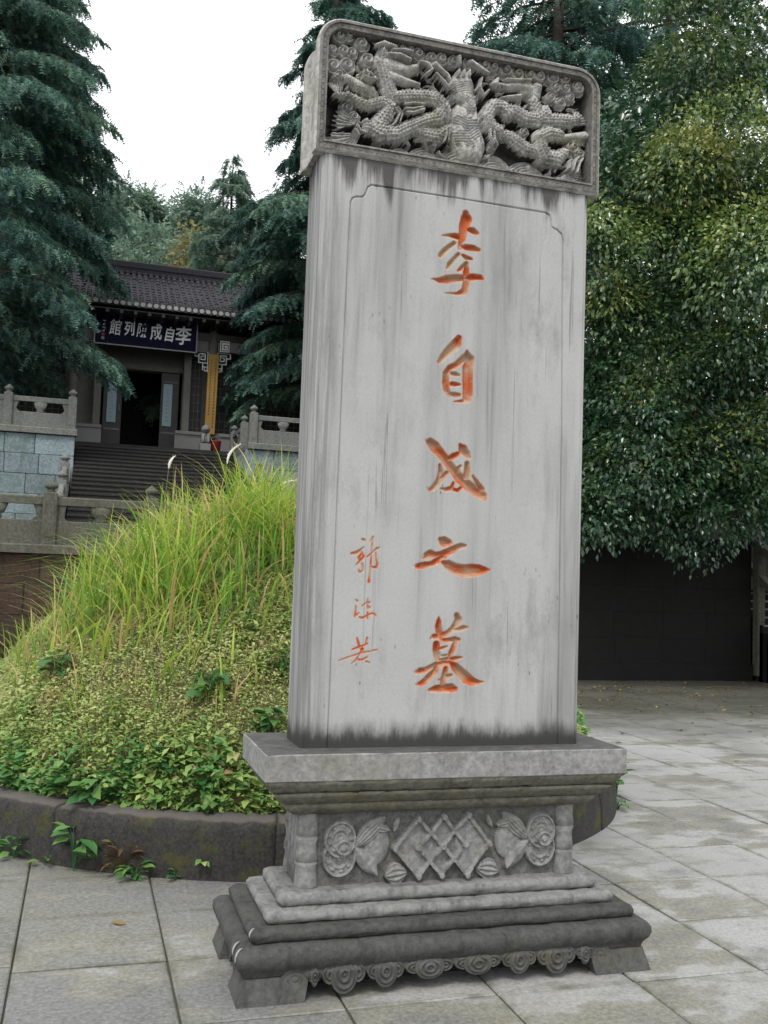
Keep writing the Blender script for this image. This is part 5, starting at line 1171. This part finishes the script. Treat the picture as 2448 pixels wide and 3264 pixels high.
# roof: rows of tiles running down the slope
zr0, zr1, yr0, yr1 = 9.86, 12.18, YH - 1.25, YH + 3.0
roof = MB().add([(-9.2, yr0, zr0 - 0.06), (9.2, yr0, zr0 - 0.06), (9.2, yr1, zr1 - 0.06), (-9.2, yr1, zr1 - 0.06), (9.2, yr1 + 4.2, zr0), (-9.2, yr1 + 4.2, zr0)], [(0, 1, 2, 3), (3, 2, 4, 5)]).build('roof', M_TILE, hall)
rr = random.Random(9)
def roof_pt(t): return yr0 + (yr1 - yr0) * t, zr0 + (zr1 - zr0) * (0.80 * t + 0.20 * t * t)
for x in np.arange(-5.4, 6.3, 0.2):
    mb = MB(); NT_ = 13
    for k in range(NT_):                                # overlapping half-round tiles
        y0, z0 = roof_pt(k / NT_); y1, z1 = roof_pt((k + 1.12) / NT_)
        j = rr.uniform(-0.012, 0.012); dz = rr.uniform(-0.012, 0.016)
        V = []
        for (yy, zz, rw) in ((y0, z0 + 0.03 + dz, 0.075), (y1, z1 + dz, 0.066)):
            V += [(x + j + rw * math.cos(a), yy, zz + rw * math.sin(a)) for a in np.linspace(0, math.pi, 5)]
        mb.add(V, [(i, i + 1, 6 + i, 5 + i) for i in range(4)] + [(4, 3, 2, 1, 0)])
    mb.build('tile_row', M_TILE, roof)
    y0, z0 = roof_pt(0)
    MB().prism([(x + 0.075 * math.cos(a), z0 + 0.035 + 0.07 * math.sin(a)) for a in np.linspace(0, 2 * math.pi, 11)[:-1]], 'y', y0 - 0.035, y0 - 0.004).build('eave_disc', M_EAVE, roof)
MB().cbox(-9.2, 9.2, yr1 - 0.16, yr1 + 0.16, zr1 - 0.1, zr1 + 0.34, 0.04).build('ridge', M_TILE, roof)
MB().box(-9.2, 9.2, yr1 - 0.19, yr1 + 0.19, zr1 + 0.10, zr1 + 0.14).build('ridge_band', M_TILE, roof)

def glyph(ch, size, mat, parent, loc, ry=0.0, name='character', bold=0.0, shear=0.0, sx=1.0):
    cu = bpy.data.curves.new('glyph', 'FONT'); cu.body = ch; cu.size = size; cu.align_x = 'CENTER'; cu.align_y = 'CENTER'
    cu.extrude = 0.008; cu.offset = bold; cu.shear = shear; cu.resolution_u = 3
    tmp = bpy.data.objects.new('tmp', cu); COL.objects.link(tmp)
    dg = bpy.context.evaluated_depsgraph_get(); dg.update()
    me = bpy.data.meshes.new_from_object(tmp.evaluated_get(dg))
    bpy.data.objects.remove(tmp); bpy.data.curves.remove(cu)
    me.materials.clear(); me.materials.append(mat)
    o = link(name, me, parent)
    o.rotation_euler = (math.pi / 2, ry, 0); o.location = loc; o.scale = (sx, 1, 1)
    return o
# name board
sg = empty('name_board', 'dark navy horizontal name board with six white characters over the hall door', 'sign', (0, YH - 0.32, 8.80))
for k in range(8):
    a = -1.56 + 3.12 * k / 8
    MB().cbox(a + 0.003, a + 0.387, 0.0, 0.05, 0.0, 0.94, 0.004).build('plank', M_NAVY, sg)
for nm, b in (('frame', (-1.60, 1.60, 0.935, 0.97)), ('frame', (-1.60, 1.60, -0.035, 0.0)), ('frame', (-1.60, -1.565, 0.0, 0.935)), ('frame', (1.565, 1.60, 0.0, 0.935))):
    MB().box(b[0], b[1], -0.025, 0.05, b[2], b[3]).build(nm, M_SILVER, sg)
for k, (ch, x, z, s, ro) in enumerate((('李', 1.13, 0.44, 0.64, -0.05), ('自', 0.70, 0.45, 0.50, 0.06), ('成', 0.28, 0.48, 0.54, -0.08), ('陳', -0.15, 0.49, 0.50, 0.04), ('列', -0.54, 0.51, 0.48, -0.05), ('館', -0.97, 0.50, 0.54, 0.03))):
    glyph(ch, s, M_WHITE, sg, (x, -0.012, z), ro, 'character', 0.003 if ch in '陳館' else 0.009, 0.1, 0.70 if k else 0.8)
for k, z in enumerate((0.70, 0.60, 0.50, 0.40)):
    mb = MB(); r_ = random.Random(k + 60)
    for q in range(5): 
        a = r_.uniform(-0.04, 0.03); c = z + r_.uniform(-0.035, 0.035)
        mb.box(-1.33 + a, -1.33 + a + r_.uniform(0.02, 0.05), -0.012, 0.0, c, c + 0.010)
    mb.build('signature_mark', M_WHITE, sg)
for z in (0.24, 0.12): MB().box(-1.375, -1.285, -0.010, 0.0, z, z + 0.085).build('red_seal', M_SILVER if z < 0.2 else M_RED, sg)
# ochre vertical board on the right porch column
vb = empty('vertical_board', 'tall narrow ochre board with columns of small dark characters on the porch column', 'sign', (2.13, YH - 0.24, 6.18))
vb.rotation_euler = (0, 0.012, 0)
MB().cbox(-0.165, 0.165, -0.03, 0.03, 0, 2.62, 0.008).build('board', M_YELLOW, vb)
r_ = random.Random(12)
for col, (cx, z0, z1, dz, sz) in enumerate(((0.075, 0.22, 2.45, 0.098, 0.052), (-0.07, 0.60, 2.40, 0.098, 0.045))):
    z = z1
    while z > z0:
        mb = MB()
        for q in range(3): zz = z + (q - 1) * sz * 0.42; w_ = sz * r_.uniform(0.5, 1.0); mb.box(cx - w_ / 2, cx + w_ / 2, -0.036, -0.030, zz, zz + sz * 0.14)
        for q in range(2): xx = cx + (q - 0.5) * sz * r_.uniform(0.3, 0.9); mb.box(xx, xx + sz * 0.14, -0.0365, -0.0305, z - sz * 0.5, z + sz * r_.uniform(0.2, 0.5))
        mb.build('small_character', M_INK, vb); z -= dz * r_.uniform(0.9, 1.1)
# pale plaque with brushwork right of the column
pq = empty('plaque', 'pale horizontal beam plaque with dark brushwork and a fret square, right of the porch column', 'sign', (2.36, YH - 0.16, 8.93))
MB().box(0.0, 0.30, -0.01, 0.03, 0.0, 0.36).build('fret_square', M_WHITE, pq)
mb = MB()
for i_, (a, b, c, d) in enumerate(((.03, .27, .30, .325), (.03, .055, .03, .30), (.055, .27, .03, .055), (.245, .27, .055, .24), (.11, .245, .215, .24), (.11, .135, .11, .215), (.135, .20, .11, .135))): mb.box(a, b, -0.02, -0.0105, c, d)
mb.build('fret_lines', M_INK, pq)
MB().box(0.33, 3.4, -0.01, 0.03, 0.0, 0.33).build('plaque_board', M_PLASTER, pq)
def brush(strokes, ox, s):
    mb = MB()
    for st_ in strokes: mb.tube([(ox + x * s, -0.012, y * s + 0.05) for x, y in st_], [0.02 * s * 4] + [0.012 * s * 4] * (len(st_) - 2) + [0.005], 5)
    mb.build('brush_character', M_INK, pq)
brush([[(.5, 1), (.35, .5), (0, .05)], [(.45, .7), (.7, .3), (1, .1)]], 0.50, 0.24)
brush([[(.0, .8), (.5, .95), (1, .8)], [(.2, .5), (.6, .55)], [(.5, .9), (.45, .3), (.1, .0)], [(.5, .3), (.9, .05)]], 0.95, 0.22)
brush([[(.1, .9), (.1, .1)], [(.1, .9), (.8, .9), (.8, .1)], [(.1, .5), (.8, .5)]], 1.40, 0.22)
brush([[(.0, .6), (1, .7)], [(.5, 1), (.5, .0)], [(.5, .5), (.1, .1)], [(.5, .5), (.95, .1)]], 1.85, 0.22)
# bluish glazed notices on the door leaves
for s, x0, lab in ((-1, -1.08, 'bluish glazed notice on the left door leaf, half hidden by a branch'), (1, 0.69, 'tall bluish glazed notice on the right door leaf')):
    nt = empty('door_notice', lab, 'notice', (x0, YH + 0.86, 6.50), 0, 'notices on the hall doors')
    MB().box(0, 0.29, 0, 0.025, 0, 1.40).build('panel', M_PAPER, nt)
    mb = MB(); r_ = random.Random(5 + s)
    for k in range(9): mb.box(0.10 + r_.uniform(-.02, .02), 0.19 + r_.uniform(-.02, .02), -0.004, -0.0005, 0.15 + k * 0.13, 0.20 + k * 0.13)
    mb.build('faint_writing', M_IRON, nt)
# little things by the right end of the top step
lion = empty('stone_lion', 'small pale stone guardian lion on a block at the foot of the ochre board', 'statue', (1.80, 25.9, ZU))
MB().cbox(-0.16, 0.16, -0.22, 0.22, 0, 0.30, 0.02).build('block', M_PLASTER, lion)
MB().lathe([(0.10, 0), (0.15, 0.08), (0.14, 0.2), (0.11, 0.34), (0.06, 0.40)], 12, (0, 0.05, 0.30), 0.9, 1.2).build('body', M_PLASTER, lion, True)
MB().lathe([(0.03, 0), (0.11, 0.05), (0.135, 0.13), (0.11, 0.21), (0.03, 0.26)], 12, (0, -0.06, 0.62)).build('head', M_PLASTER, lion, True)
for sx in (-1, 1): MB().tube([(sx * 0.07, -0.12, 0.60), (sx * 0.08, -0.15, 0.42), (sx * 0.08, -0.19, 0.32)], [0.05, 0.045, 0.055], 8).build('foreleg', M_PLASTER, lion, True)
MB().lathe([(0.02, 0), (0.05, 0.02), (0.055, 0.06), (0.03, 0.09)], 10, (0, -0.20, 0.69), 1.2, 0.8).build('muzzle', M_PLASTER, lion, True)
bk = empty('red_bucket', 'dark red bucket standing below the ochre board', 'bucket', (2.12, 25.9, ZU))
MB().lathe([(0.13, 0), (0.17, 0.40), (0.18, 0.42), (0.165, 0.42), (0.125, 0.03)], 16).build('body', M_RED, bk, True)
MB().tube([(-0.17, 0, 0.40), (-0.12, 0, 0.52), (0, 0, 0.56), (0.12, 0, 0.52), (0.17, 0, 0.40)], 0.008, 6).build('handle', M_IRON, bk, True)
# ------------------------------------------------------------------ trees
def spray_template(n=9, L=1.0, seed=1, width=0.055, droop=0.5):
    """a hanging conifer twig: needles as slim triangles along a drooping axis (y axis, unit length)"""
    r = np.random.default_rng(seed); V = []; F = []
    for i in range(n):
        t = (i + 0.3) / n
        p = np.array([0, t, -droop * t * t])
        for s in (-1, 1):
            d = np.array([s * r.uniform(0.25, 0.6), r.uniform(0.05, 0.4), r.uniform(-0.45, 0.15)]) * (1 - 0.45 * t) * 0.62
            w = np.array([0, width, 0]) if True else 0
            k = len(V); V += [p - w, p + w, p + d]; F.append((k, k + 1, k + 2))
    return np.array(V), np.array(F)
SPR = spray_template(8, 1.0, 1, 0.065)
def conifer(name, label, base, H, rmax, zlow, seed, mat, nsp=9000, size=0.42, droop=0.35, power=0.8, group=None, gap=0.75, cat='tree', whorl=0.5, view_only=None, lift=0.15, prune=None, nb=(4, 7)):
    r = np.random.default_rng(seed)
    root = empty(name, label, cat, base, 0, group)
    MB().tube([(0, 0, -0.3), (0.05, 0, H * 0.3), (0, 0.05, H * 0.65), (0, 0, H)], [H * 0.017, H * 0.013, H * 0.007, 0.01], 10).build('trunk', M_BARK, root, True)
    P = []; A = []; S = []; T = []
    bm = MB()
    z = zlow; br = []
    while z < H * 0.985:
        t = (z - zlow) / (H - zlow)
        L0 = rmax * (1 - t) ** power + 0.15
        for k in range(r.integers(*nb)):
            L = L0 * r.uniform(gap, 1.12); az = r.uniform(0, 2 * np.pi); zb = z + r.uniform(-0.25, 0.25)
            if prune:
                for _ in range(40):
                    if not prune(base[0] + L * math.cos(az), base[1] + L * math.sin(az), base[2] + zb - L * (droop - lift * 0.4) - 0.3): break
                    L *= 0.94
            if L > 0.3: br.append((zb, az, L, t))
        z += whorl * (1.15 - 0.55 * t) * r.uniform(0.8, 1.2)
    tot = sum(b[2] ** 1.5 for b in br)
    for z, az, L, t in br:
        ca, sa = math.cos(az), math.sin(az)
        def bp(u): return np.stack([ca * L * u, sa * L * u, z + L * (lift * u - (droop + lift * 0.6) * u ** 2.2)], -1)
        if L > 0.8:
            us = np.array([0, 0.35, 0.7, 0.97]); pts = bp(us)
            bm.tube([tuple(p) for p in pts], [0.012 + 0.012 * L, 0.008 + 0.008 * L, 0.006 + 0.003 * L, 0.004], 4, False)
        n = max(4, int(nsp * L ** 1.5 / tot))
        u = r.uniform(0.12, 1.0, n) ** 0.75
        side = r.normal(0, 1, n) * L * 0.17 * (1.15 - u)
        p = bp(u) + np.stack([-sa * side, ca * side, -np.abs(side) * 0.35 - r.gamma(1.2, 0.09, n) * size * 1.6], -1)
        out = np.stack([np.full(n, ca), np.full(n, sa), np.zeros(n)], -1) * r.uniform(0.1, 1.0, n)[:, None]
        sd = np.stack([-sa * np.sign(side), ca * np.sign(side), np.zeros(n)], -1) * r.uniform(0, 0.8, n)[:, None]
        ax = out + sd + np.stack([np.zeros(n), np.zeros(n), -r.uniform(0.05, 1.0, n)], -1)
        P.append(p); A.append(ax); S.append(size * r.uniform(0.6, 1.2, n)); T.append(np.clip(r.normal(0.36, 0.17, n) + r.normal(0, 0.12), 0, 0.78) + 0.22 * (r.random(n) < 0.012))
    P, A, S, T = map(np.concatenate, (P, A, S, T))
    if view_only is not None:
        k = np.array([in_view(tuple(p + np.array(base)), view_only) for p in P]) | (r.random(len(P)) < 0.12)
        P, A, S, T = P[k], A[k], S[k], T[k]
    up = np.stack([r.normal(0, 0.4, len(P)), r.normal(0, 0.4, len(P)), np.ones(len(P))], -1)
    bm.build('branches', M_BARK, root)
    scatter('crown', SPR[0], SPR[1], P, frames(A, up), S, mat, root, T)
    return root

def left_limit(x, y, z):
    """the left cedar is kept trimmed clear of the name board and the doorway"""
    if z < 6.45 or (z < 7.4 and y < 22.7): return True
    lim = np.interp(z, [5, 6.6, 7.1, 7.5, 8.0, 8.6, 9.0, 9.3, 9.6, 9.9, 10.6, 12.2, 14, 15.5, 18], [-1.0, -0.6, -0.7, -1.15, -1.7, -1.95, -1.95, -1.8, -1.35, -0.95, -0.85, -1.05, -1.6, -1.75, -2.6])
    return x > lim - 0.15 + 0.25 * math.sin(z * 9 + y * 3)
def right_limit(x, y, z):
    lim = np.interp(z, [5, 7.0, 7.6, 8.4, 9.2, 9.9, 10.4, 12.2, 14, 17, 20], [3.2, 2.75, 2.45, 2.55, 2.7, 2.15, 1.65, 1.9, 3.3, 3.4, 4.7])
    return x < lim + 0.2 + 0.2 * math.sin(z * 9 + y * 3)
conifer('cedar_tree', 'huge dark cedar filling the left edge in front of the hall', (-4.9, 24.6, ZU - 0.2), 27, 5.2, 0.9, 3, M_CEDAR, 90000, 0.38, 0.36, 0.45, gap=0.82, view_only=0.03, prune=left_limit, nb=(8, 11), whorl=0.44)
conifer('cedar_tree', 'tall dark cedar with drooping branches just left of the stele', (5.3, 25.6, ZU - 0.2), 18.5, 4.6, 2.6, 4, M_CEDAR, 42000, 0.36, 0.38, 0.72, gap=0.65, view_only=0.03, prune=right_limit)
conifer('cedar_tree', 'dark cedar standing behind the top of the stele', (10.2, 19.6, 2.3), 22.5, 4.6, 4.5, 5, M_CEDAR, 22000, 0.42, 0.36, 0.6, gap=0.75, view_only=0.03)
conifer('cedar_tree', 'dark cedar behind the upper right of the broad-leaved tree', (15.0, 21.5, 2.3), 26, 5.0, 4.5, 6, M_CEDAR, 14000, 0.45, 0.36, 0.55, gap=0.75, view_only=0.03)
conifer('pointed_conifer', 'slim pointed conifer rising alone behind the hall roof', (3.35, 34.5, 6.0), 12.8, 4.4, 1.0, 7, M_PINE, 24000, 0.42, 0.25, 0.95, gap=0.8)

def blob_tree(name, label, base, H, lobes, nl, leaf, mat, seed, trunk_r, group=None, cat='tree', template=None, tbase=0.4, tspread=0.22, per=7, spread=0.16, shell=0.5, view=None, top_light=0.0, trunk_to=0.75, lobe_var=0.10, core=None, high_light=0.0):
    """broad-crowned tree: lobes (x,y,z,rx,ry,rz) relative to base carry clusters of single leaves"""
    r = np.random.default_rng(seed)
    root = empty(name, label, cat, base, 0, group)
    lx = [l[0] for l in lobes]; ly = [l[1] for l in lobes]
    top = (np.mean(lx) * 0.6, np.mean(ly) * 0.6, H * trunk_to)
    MB().tube([(0, 0, -0.2), (top[0] * 0.3, top[1] * 0.3, H * 0.3), top], [trunk_r, trunk_r * 0.75, trunk_r * 0.3], 9).build('trunk', M_BARK, root, True)
    bm = MB()
    for l in (core[0] and [(a - base[0], b - base[1], c - base[2], d, e, f) for a, b, c, d, e, f in core[0]] if core else lobes):
        z0 = min(l[2] - l[5] * 0.2, H * 0.55) * 0.75
        f = z0 / (H * trunk_to)
        bm.tube([(top[0] * f, top[1] * f, z0), (l[0] * 0.5 + top[0] * f * 0.5, l[1] * 0.5 + top[1] * f * 0.5, (z0 + l[2]) / 2 + 0.2), l[:3]], [trunk_r * 0.35, trunk_r * 0.22, trunk_r * 0.1], 6)
    bm.build('limbs', M_BARK, root, True)
    vol = np.array([l[3] * l[4] + l[3] * l[5] + l[4] * l[5] for l in lobes]); vol = vol / vol.sum()
    P = []; A = []; S = []; T = []
    for l, f in zip(lobes, vol):
        m = max(8, int(nl * f / per))
        d = unit(r.normal(0, 1, (m, 3))); q = r.uniform(shell, 1.06, m) ** 0.6
        c = np.array(l[:3]) + d * q[:, None] * np.array(l[3:6])
        tc = np.clip(tbase + r.normal(0, tspread, m) + r.normal(0, lobe_var) + top_light * d[:, 2] + high_light * (l[2] - 3.0), 0, 1)  # top_light and high_light paint lit upper leaves into the tint
        for _ in range(per):
            off = r.normal(0, spread, (m, 3))
            P.append(c + off)
            A.append(unit(d * 0.8 + unit(off) * 0.9 + r.normal(0, 0.35, (m, 3))) + np.array([0, 0, -0.45]))
            S.append(leaf * r.uniform(0.65, 1.25, m)); T.append(np.clip(tc + r.normal(0, 0.09, m), 0, 1))
    if core:                                             # sparse larger leaves deep inside the crown, tinted dark for the shade there
        for a, b, c, d, e, f in core[0]:
            m = core[1] // len(core[0]); dd = unit(r.normal(0, 1, (m, 3))); q = r.uniform(0, 1, m) ** 0.4
            P.append(np.array([a, b, c]) - np.array(base) + dd * q[:, None] * np.array([d, e, f])); A.append(dd + r.normal(0, 0.5, (m, 3)) + np.array([0, 0, -0.5]))
            S.append(core[2] * r.uniform(0.7, 1.2, m)); T.append(np.clip(r.normal(core[3], 0.08, m), 0, 1))
    P, A, S, T = map(np.concatenate, (P, A, S, T))
    if view is not None:
        k = np.array([in_view(tuple(p + np.array(base)), view) for p in P]) | (r.random(len(P)) < 0.15)
        P, A, S, T = P[k], A[k], S[k], T[k]
    up = np.stack([r.normal(0, 0.5, len(P)), r.normal(0, 0.5, len(P)) - 0.2, np.ones(len(P))], -1)
    TV, TFc = template or (LEAF_V, LEAF_F)
    scatter('crown', TV, TFc, P, frames(A, up), S, mat, root, T)
    return root

SIMPLE_V = np.array([(0, 0, 0), (-0.28, 0.5, 0.05), (0, 1, -0.1), (0.28, 0.5, 0.05)], float); SIMPLE_F = np.array([(0, 2, 1), (0, 3, 2)])
# the big broad-leaved tree at the right, its crown hanging over the shaded wall
bx, by, bz = 9.6, 12.9, 2.5
L = [(7.9, 10.6, 9.9, 1.5, 1.6, 1.5), (7.0, 10.4, 8.6, 1.2, 1.3, 1.2), (6.8, 10.3, 7.0, 1.1, 1.3, 1.2), (6.7, 10.4, 5.6, 1.0, 1.3, 1.1), (6.6, 10.3, 4.2, 1.0, 1.2, 1.0), (6.9, 10.6, 3.1, 1.0, 1.1, 0.75),
     (9.0, 10.4, 11.6, 1.7, 1.8, 1.6), (8.5, 10.0, 8.4, 1.5, 1.4, 1.4), (8.2, 9.7, 6.4, 1.5, 1.4, 1.3), (8.0, 9.6, 4.7, 1.4, 1.3, 1.2), (8.0, 10.0, 3.3, 1.3, 1.2, 0.8),
     (10.2, 10.2, 9.8, 1.7, 1.7, 1.7), (10.0, 9.6, 7.4, 1.5, 1.5, 1.4), (9.6, 9.3, 5.4, 1.5, 1.3, 1.2), (9.3, 9.6, 3.7, 1.3, 1.2, 0.9), (10.6, 9.6, 4.6, 1.2, 1.4, 1.3), (10.4, 9.8, 3.0, 0.8, 1.0, 0.9),
     (11.4, 10.6, 6.4, 1.4, 1.6, 1.7), (11.6, 11.2, 9.2, 1.6, 1.8, 1.8), (10.6, 11.2, 12.2, 1.9, 1.9, 1.7), (9.0, 12.6, 10.5, 2.2, 1.8, 2.2), (9.0, 12.6, 6.6, 2.4, 1.6, 2.2), (7.6, 12.4, 4.4, 1.6, 1.3, 1.4), (10.6, 12.6, 4.4, 1.6, 1.3, 1.6), (12.2, 9.6, 4.6, 1.0, 1.4, 2.0)]
rl = np.random.default_rng(91)
sub_l = []
for (a, b, c, d, e, f) in L:
    if b > 12: continue
    for k in range(5):
        v = unit(rl.normal(0, 1, 3)); v[1] = -abs(v[1]) * 0.9 + 0.25
        v = unit(v); q = rl.uniform(0.75, 1.0); s_ = rl.uniform(0.42, 0.88)
        sub_l.append((a + d * q * v[0], b + e * q * v[1], max(c + f * q * v[2], 2.25 + s_ * rl.uniform(0.3, 1.3)), s_ * 1.15, s_ * 1.1, s_ * 0.8))
core = [(a, b + 0.5, c, d * 0.7, e * 0.6, f * 0.75) for a, b, c, d, e, f in L]
blob_tree('broadleaf_tree', 'large glossy broad-leaved tree hanging over the shaded wall on the right', (bx, by, bz), 11.0, [(a - bx, b - by, c - bz, d, e, f) for a, b, c, d, e, f in sub_l], 95000, 0.098, M_BROAD, 21, 0.32, template=(MED_V, MED_F), tbase=0.30, tspread=0.12, per=8, spread=0.10, view=0.03, top_light=0.26, lobe_var=0.24, core=(core, 26000, 0.17, 0.05), shell=0.7, high_light=0.045)
# an unseen tree added beyond the frame to shade the right-hand paving
bx, by, bz = 14.6, 9.0, 0.0
L = [(12.6, 8.6, 6.4, 2.4, 2.4, 1.8), (13.8, 8.2, 5.6, 2.4, 2.4, 1.8), (12.4, 9.6, 8.0, 2.4, 2.2, 2.0), (14.2, 6.4, 8.6, 2.6, 2.6, 2.0), (13.2, 9.0, 10.2, 2.8, 2.6, 2.0), (15.6, 8.4, 7.6, 2.6, 2.6, 2.2), (11.6, 8.4, 9.6, 1.8, 2.0, 1.6)]
blob_tree('broadleaf_tree', 'added broad-leaved tree, unseen beyond the right edge, to shade the paving', (bx, by, bz), 10.5, [(a - bx, b - by, c - bz, d, e, f) for a, b, c, d, e, f in L], 26000, 0.17, M_BROAD, 23, 0.3, template=(MED_V, MED_F), tbase=0.42, tspread=0.26, per=8, spread=0.22)
# forest on the slope behind the hall
hl = MB()
V = []; F = []; NX, NY = 25, 11
rh = random.Random(2)
for j in range(NY):
    for i in range(NX):
        x = -60 + i * 6.5; y = 33 + j * 6
        V.append((x, y, 4.9 + max(0, j - 0.3) * 2.2 + rh.uniform(-0.6, 0.6) * (j > 0)))
F = [(j * NX + i, j * NX + i + 1, (j + 1) * NX + i + 1, (j + 1) * NX + i) for j in range(NY - 1) for i in range(NX - 1)]
o = hl.add(V, F).build('hillside', M_HILL, None, True); tag(o, kind='structure')
TUFT = spray_template(6, 1.0, 5, 0.09, 0.2)
def far_tree(label, x, y, zb, H, w, mat, seed, nl=10500, leaf=0.42):
    r = random.Random(seed); lobes = []
    for k in range(9):
        t = 0.35 + 0.62 * k / 8
        a = r.uniform(0, 6.28); q = w * r.uniform(0.15, 0.75) * (1.15 - t * 0.75)
        lobes.append((q * math.cos(a), q * math.sin(a), H * t, w * r.uniform(0.35, 0.6) * (1.2 - 0.6 * t), w * 0.5 * (1.2 - 0.6 * t), H * r.uniform(0.06, 0.10)))
    return blob_tree('pine_tree', label, (x, y, zb), H, lobes, nl, leaf, mat, seed, 0.2, 'trees on the hillside behind the hall', template=TUFT, tbase=0.5, tspread=0.25, per=6, spread=0.30, shell=0.2, trunk_to=0.95)
far_tree('pale hazy pine on the hillside next to the left cedar', -0.9, 47, 9.5, 11.4, 2.6, M_PINE, 61)
far_tree('pale hazy pine on the hillside, second from the left cedar', 0.7, 48, 9.8, 11.2, 2.2, M_PINE, 62)
far_tree('pale hazy pine on the hillside just left of the small sky gap', -0.1, 44, 8.6, 9.2, 2.2, M_PINE, 65)
far_tree('pale hazy pine on the hillside right of the small sky gap', 2.9, 46, 9.2, 11.2, 2.2, M_PINE, 63)
far_tree('pale hazy pine on the hillside left of the slim pointed conifer', 4.4, 48, 9.8, 10.8, 2.2, M_PINE, 64)
far_tree('low pine on the hillside behind the middle of the roof', 1.7, 43, 8.2, 8.6, 2.0, M_PINE, 66)
far_tree('pine on the hillside half hidden behind the slim pointed conifer', 7.0, 47, 9.4, 11.5, 2.6, M_PINE, 67)
far_tree('pine on the hillside mostly hidden behind the left cedar', -4.0, 46, 9.0, 12.0, 3.0, M_PINE, 68)
far_tree('broad pale pine filling the hillside behind the left part of the roof', 0.6, 41, 7.6, 9.4, 2.4, M_PINE, 69)
far_tree('pale pine on the hillside between the yellowing shrubs and the sky', 2.6, 50, 10.2, 11.0, 2.6, M_PINE, 70)
def shrub(label, x, y, zb, H, w, seed, mat=None):
    r = random.Random(seed)
    lobes = [(r.uniform(-w, w) * 0.5, r.uniform(-w, w) * 0.4, H * r.uniform(0.35, 0.85), w * 0.5, w * 0.5, H * 0.22) for k in range(6)]
    return blob_tree('autumn_shrub', label, (x, y, zb), H, lobes, 7000, 0.24, mat or M_AUTUMN, seed, 0.1, 'yellowing shrubs above the hall roof', 'shrub', (SIMPLE_V, SIMPLE_F), 0.5, 0.3, 5, 0.22, 0.2)
shrub('ochre shrub just above the roof ridge, leftmost of the yellowing three', 1.75, 36.5, 6.4, 8.5, 1.4, 71)
shrub('taller ochre shrub above the roof ridge, middle of the yellowing three', 2.75, 37.0, 6.6, 9.3, 1.5, 72)
shrub('yellow-green shrub above the right end of the visible roof ridge', 3.9, 36.5, 6.4, 8.8, 1.5, 73)
shrub('grey-green shrub above the left end of the visible roof ridge', 0.2, 36.5, 6.4, 8.6, 1.6, 74, M_PINE)
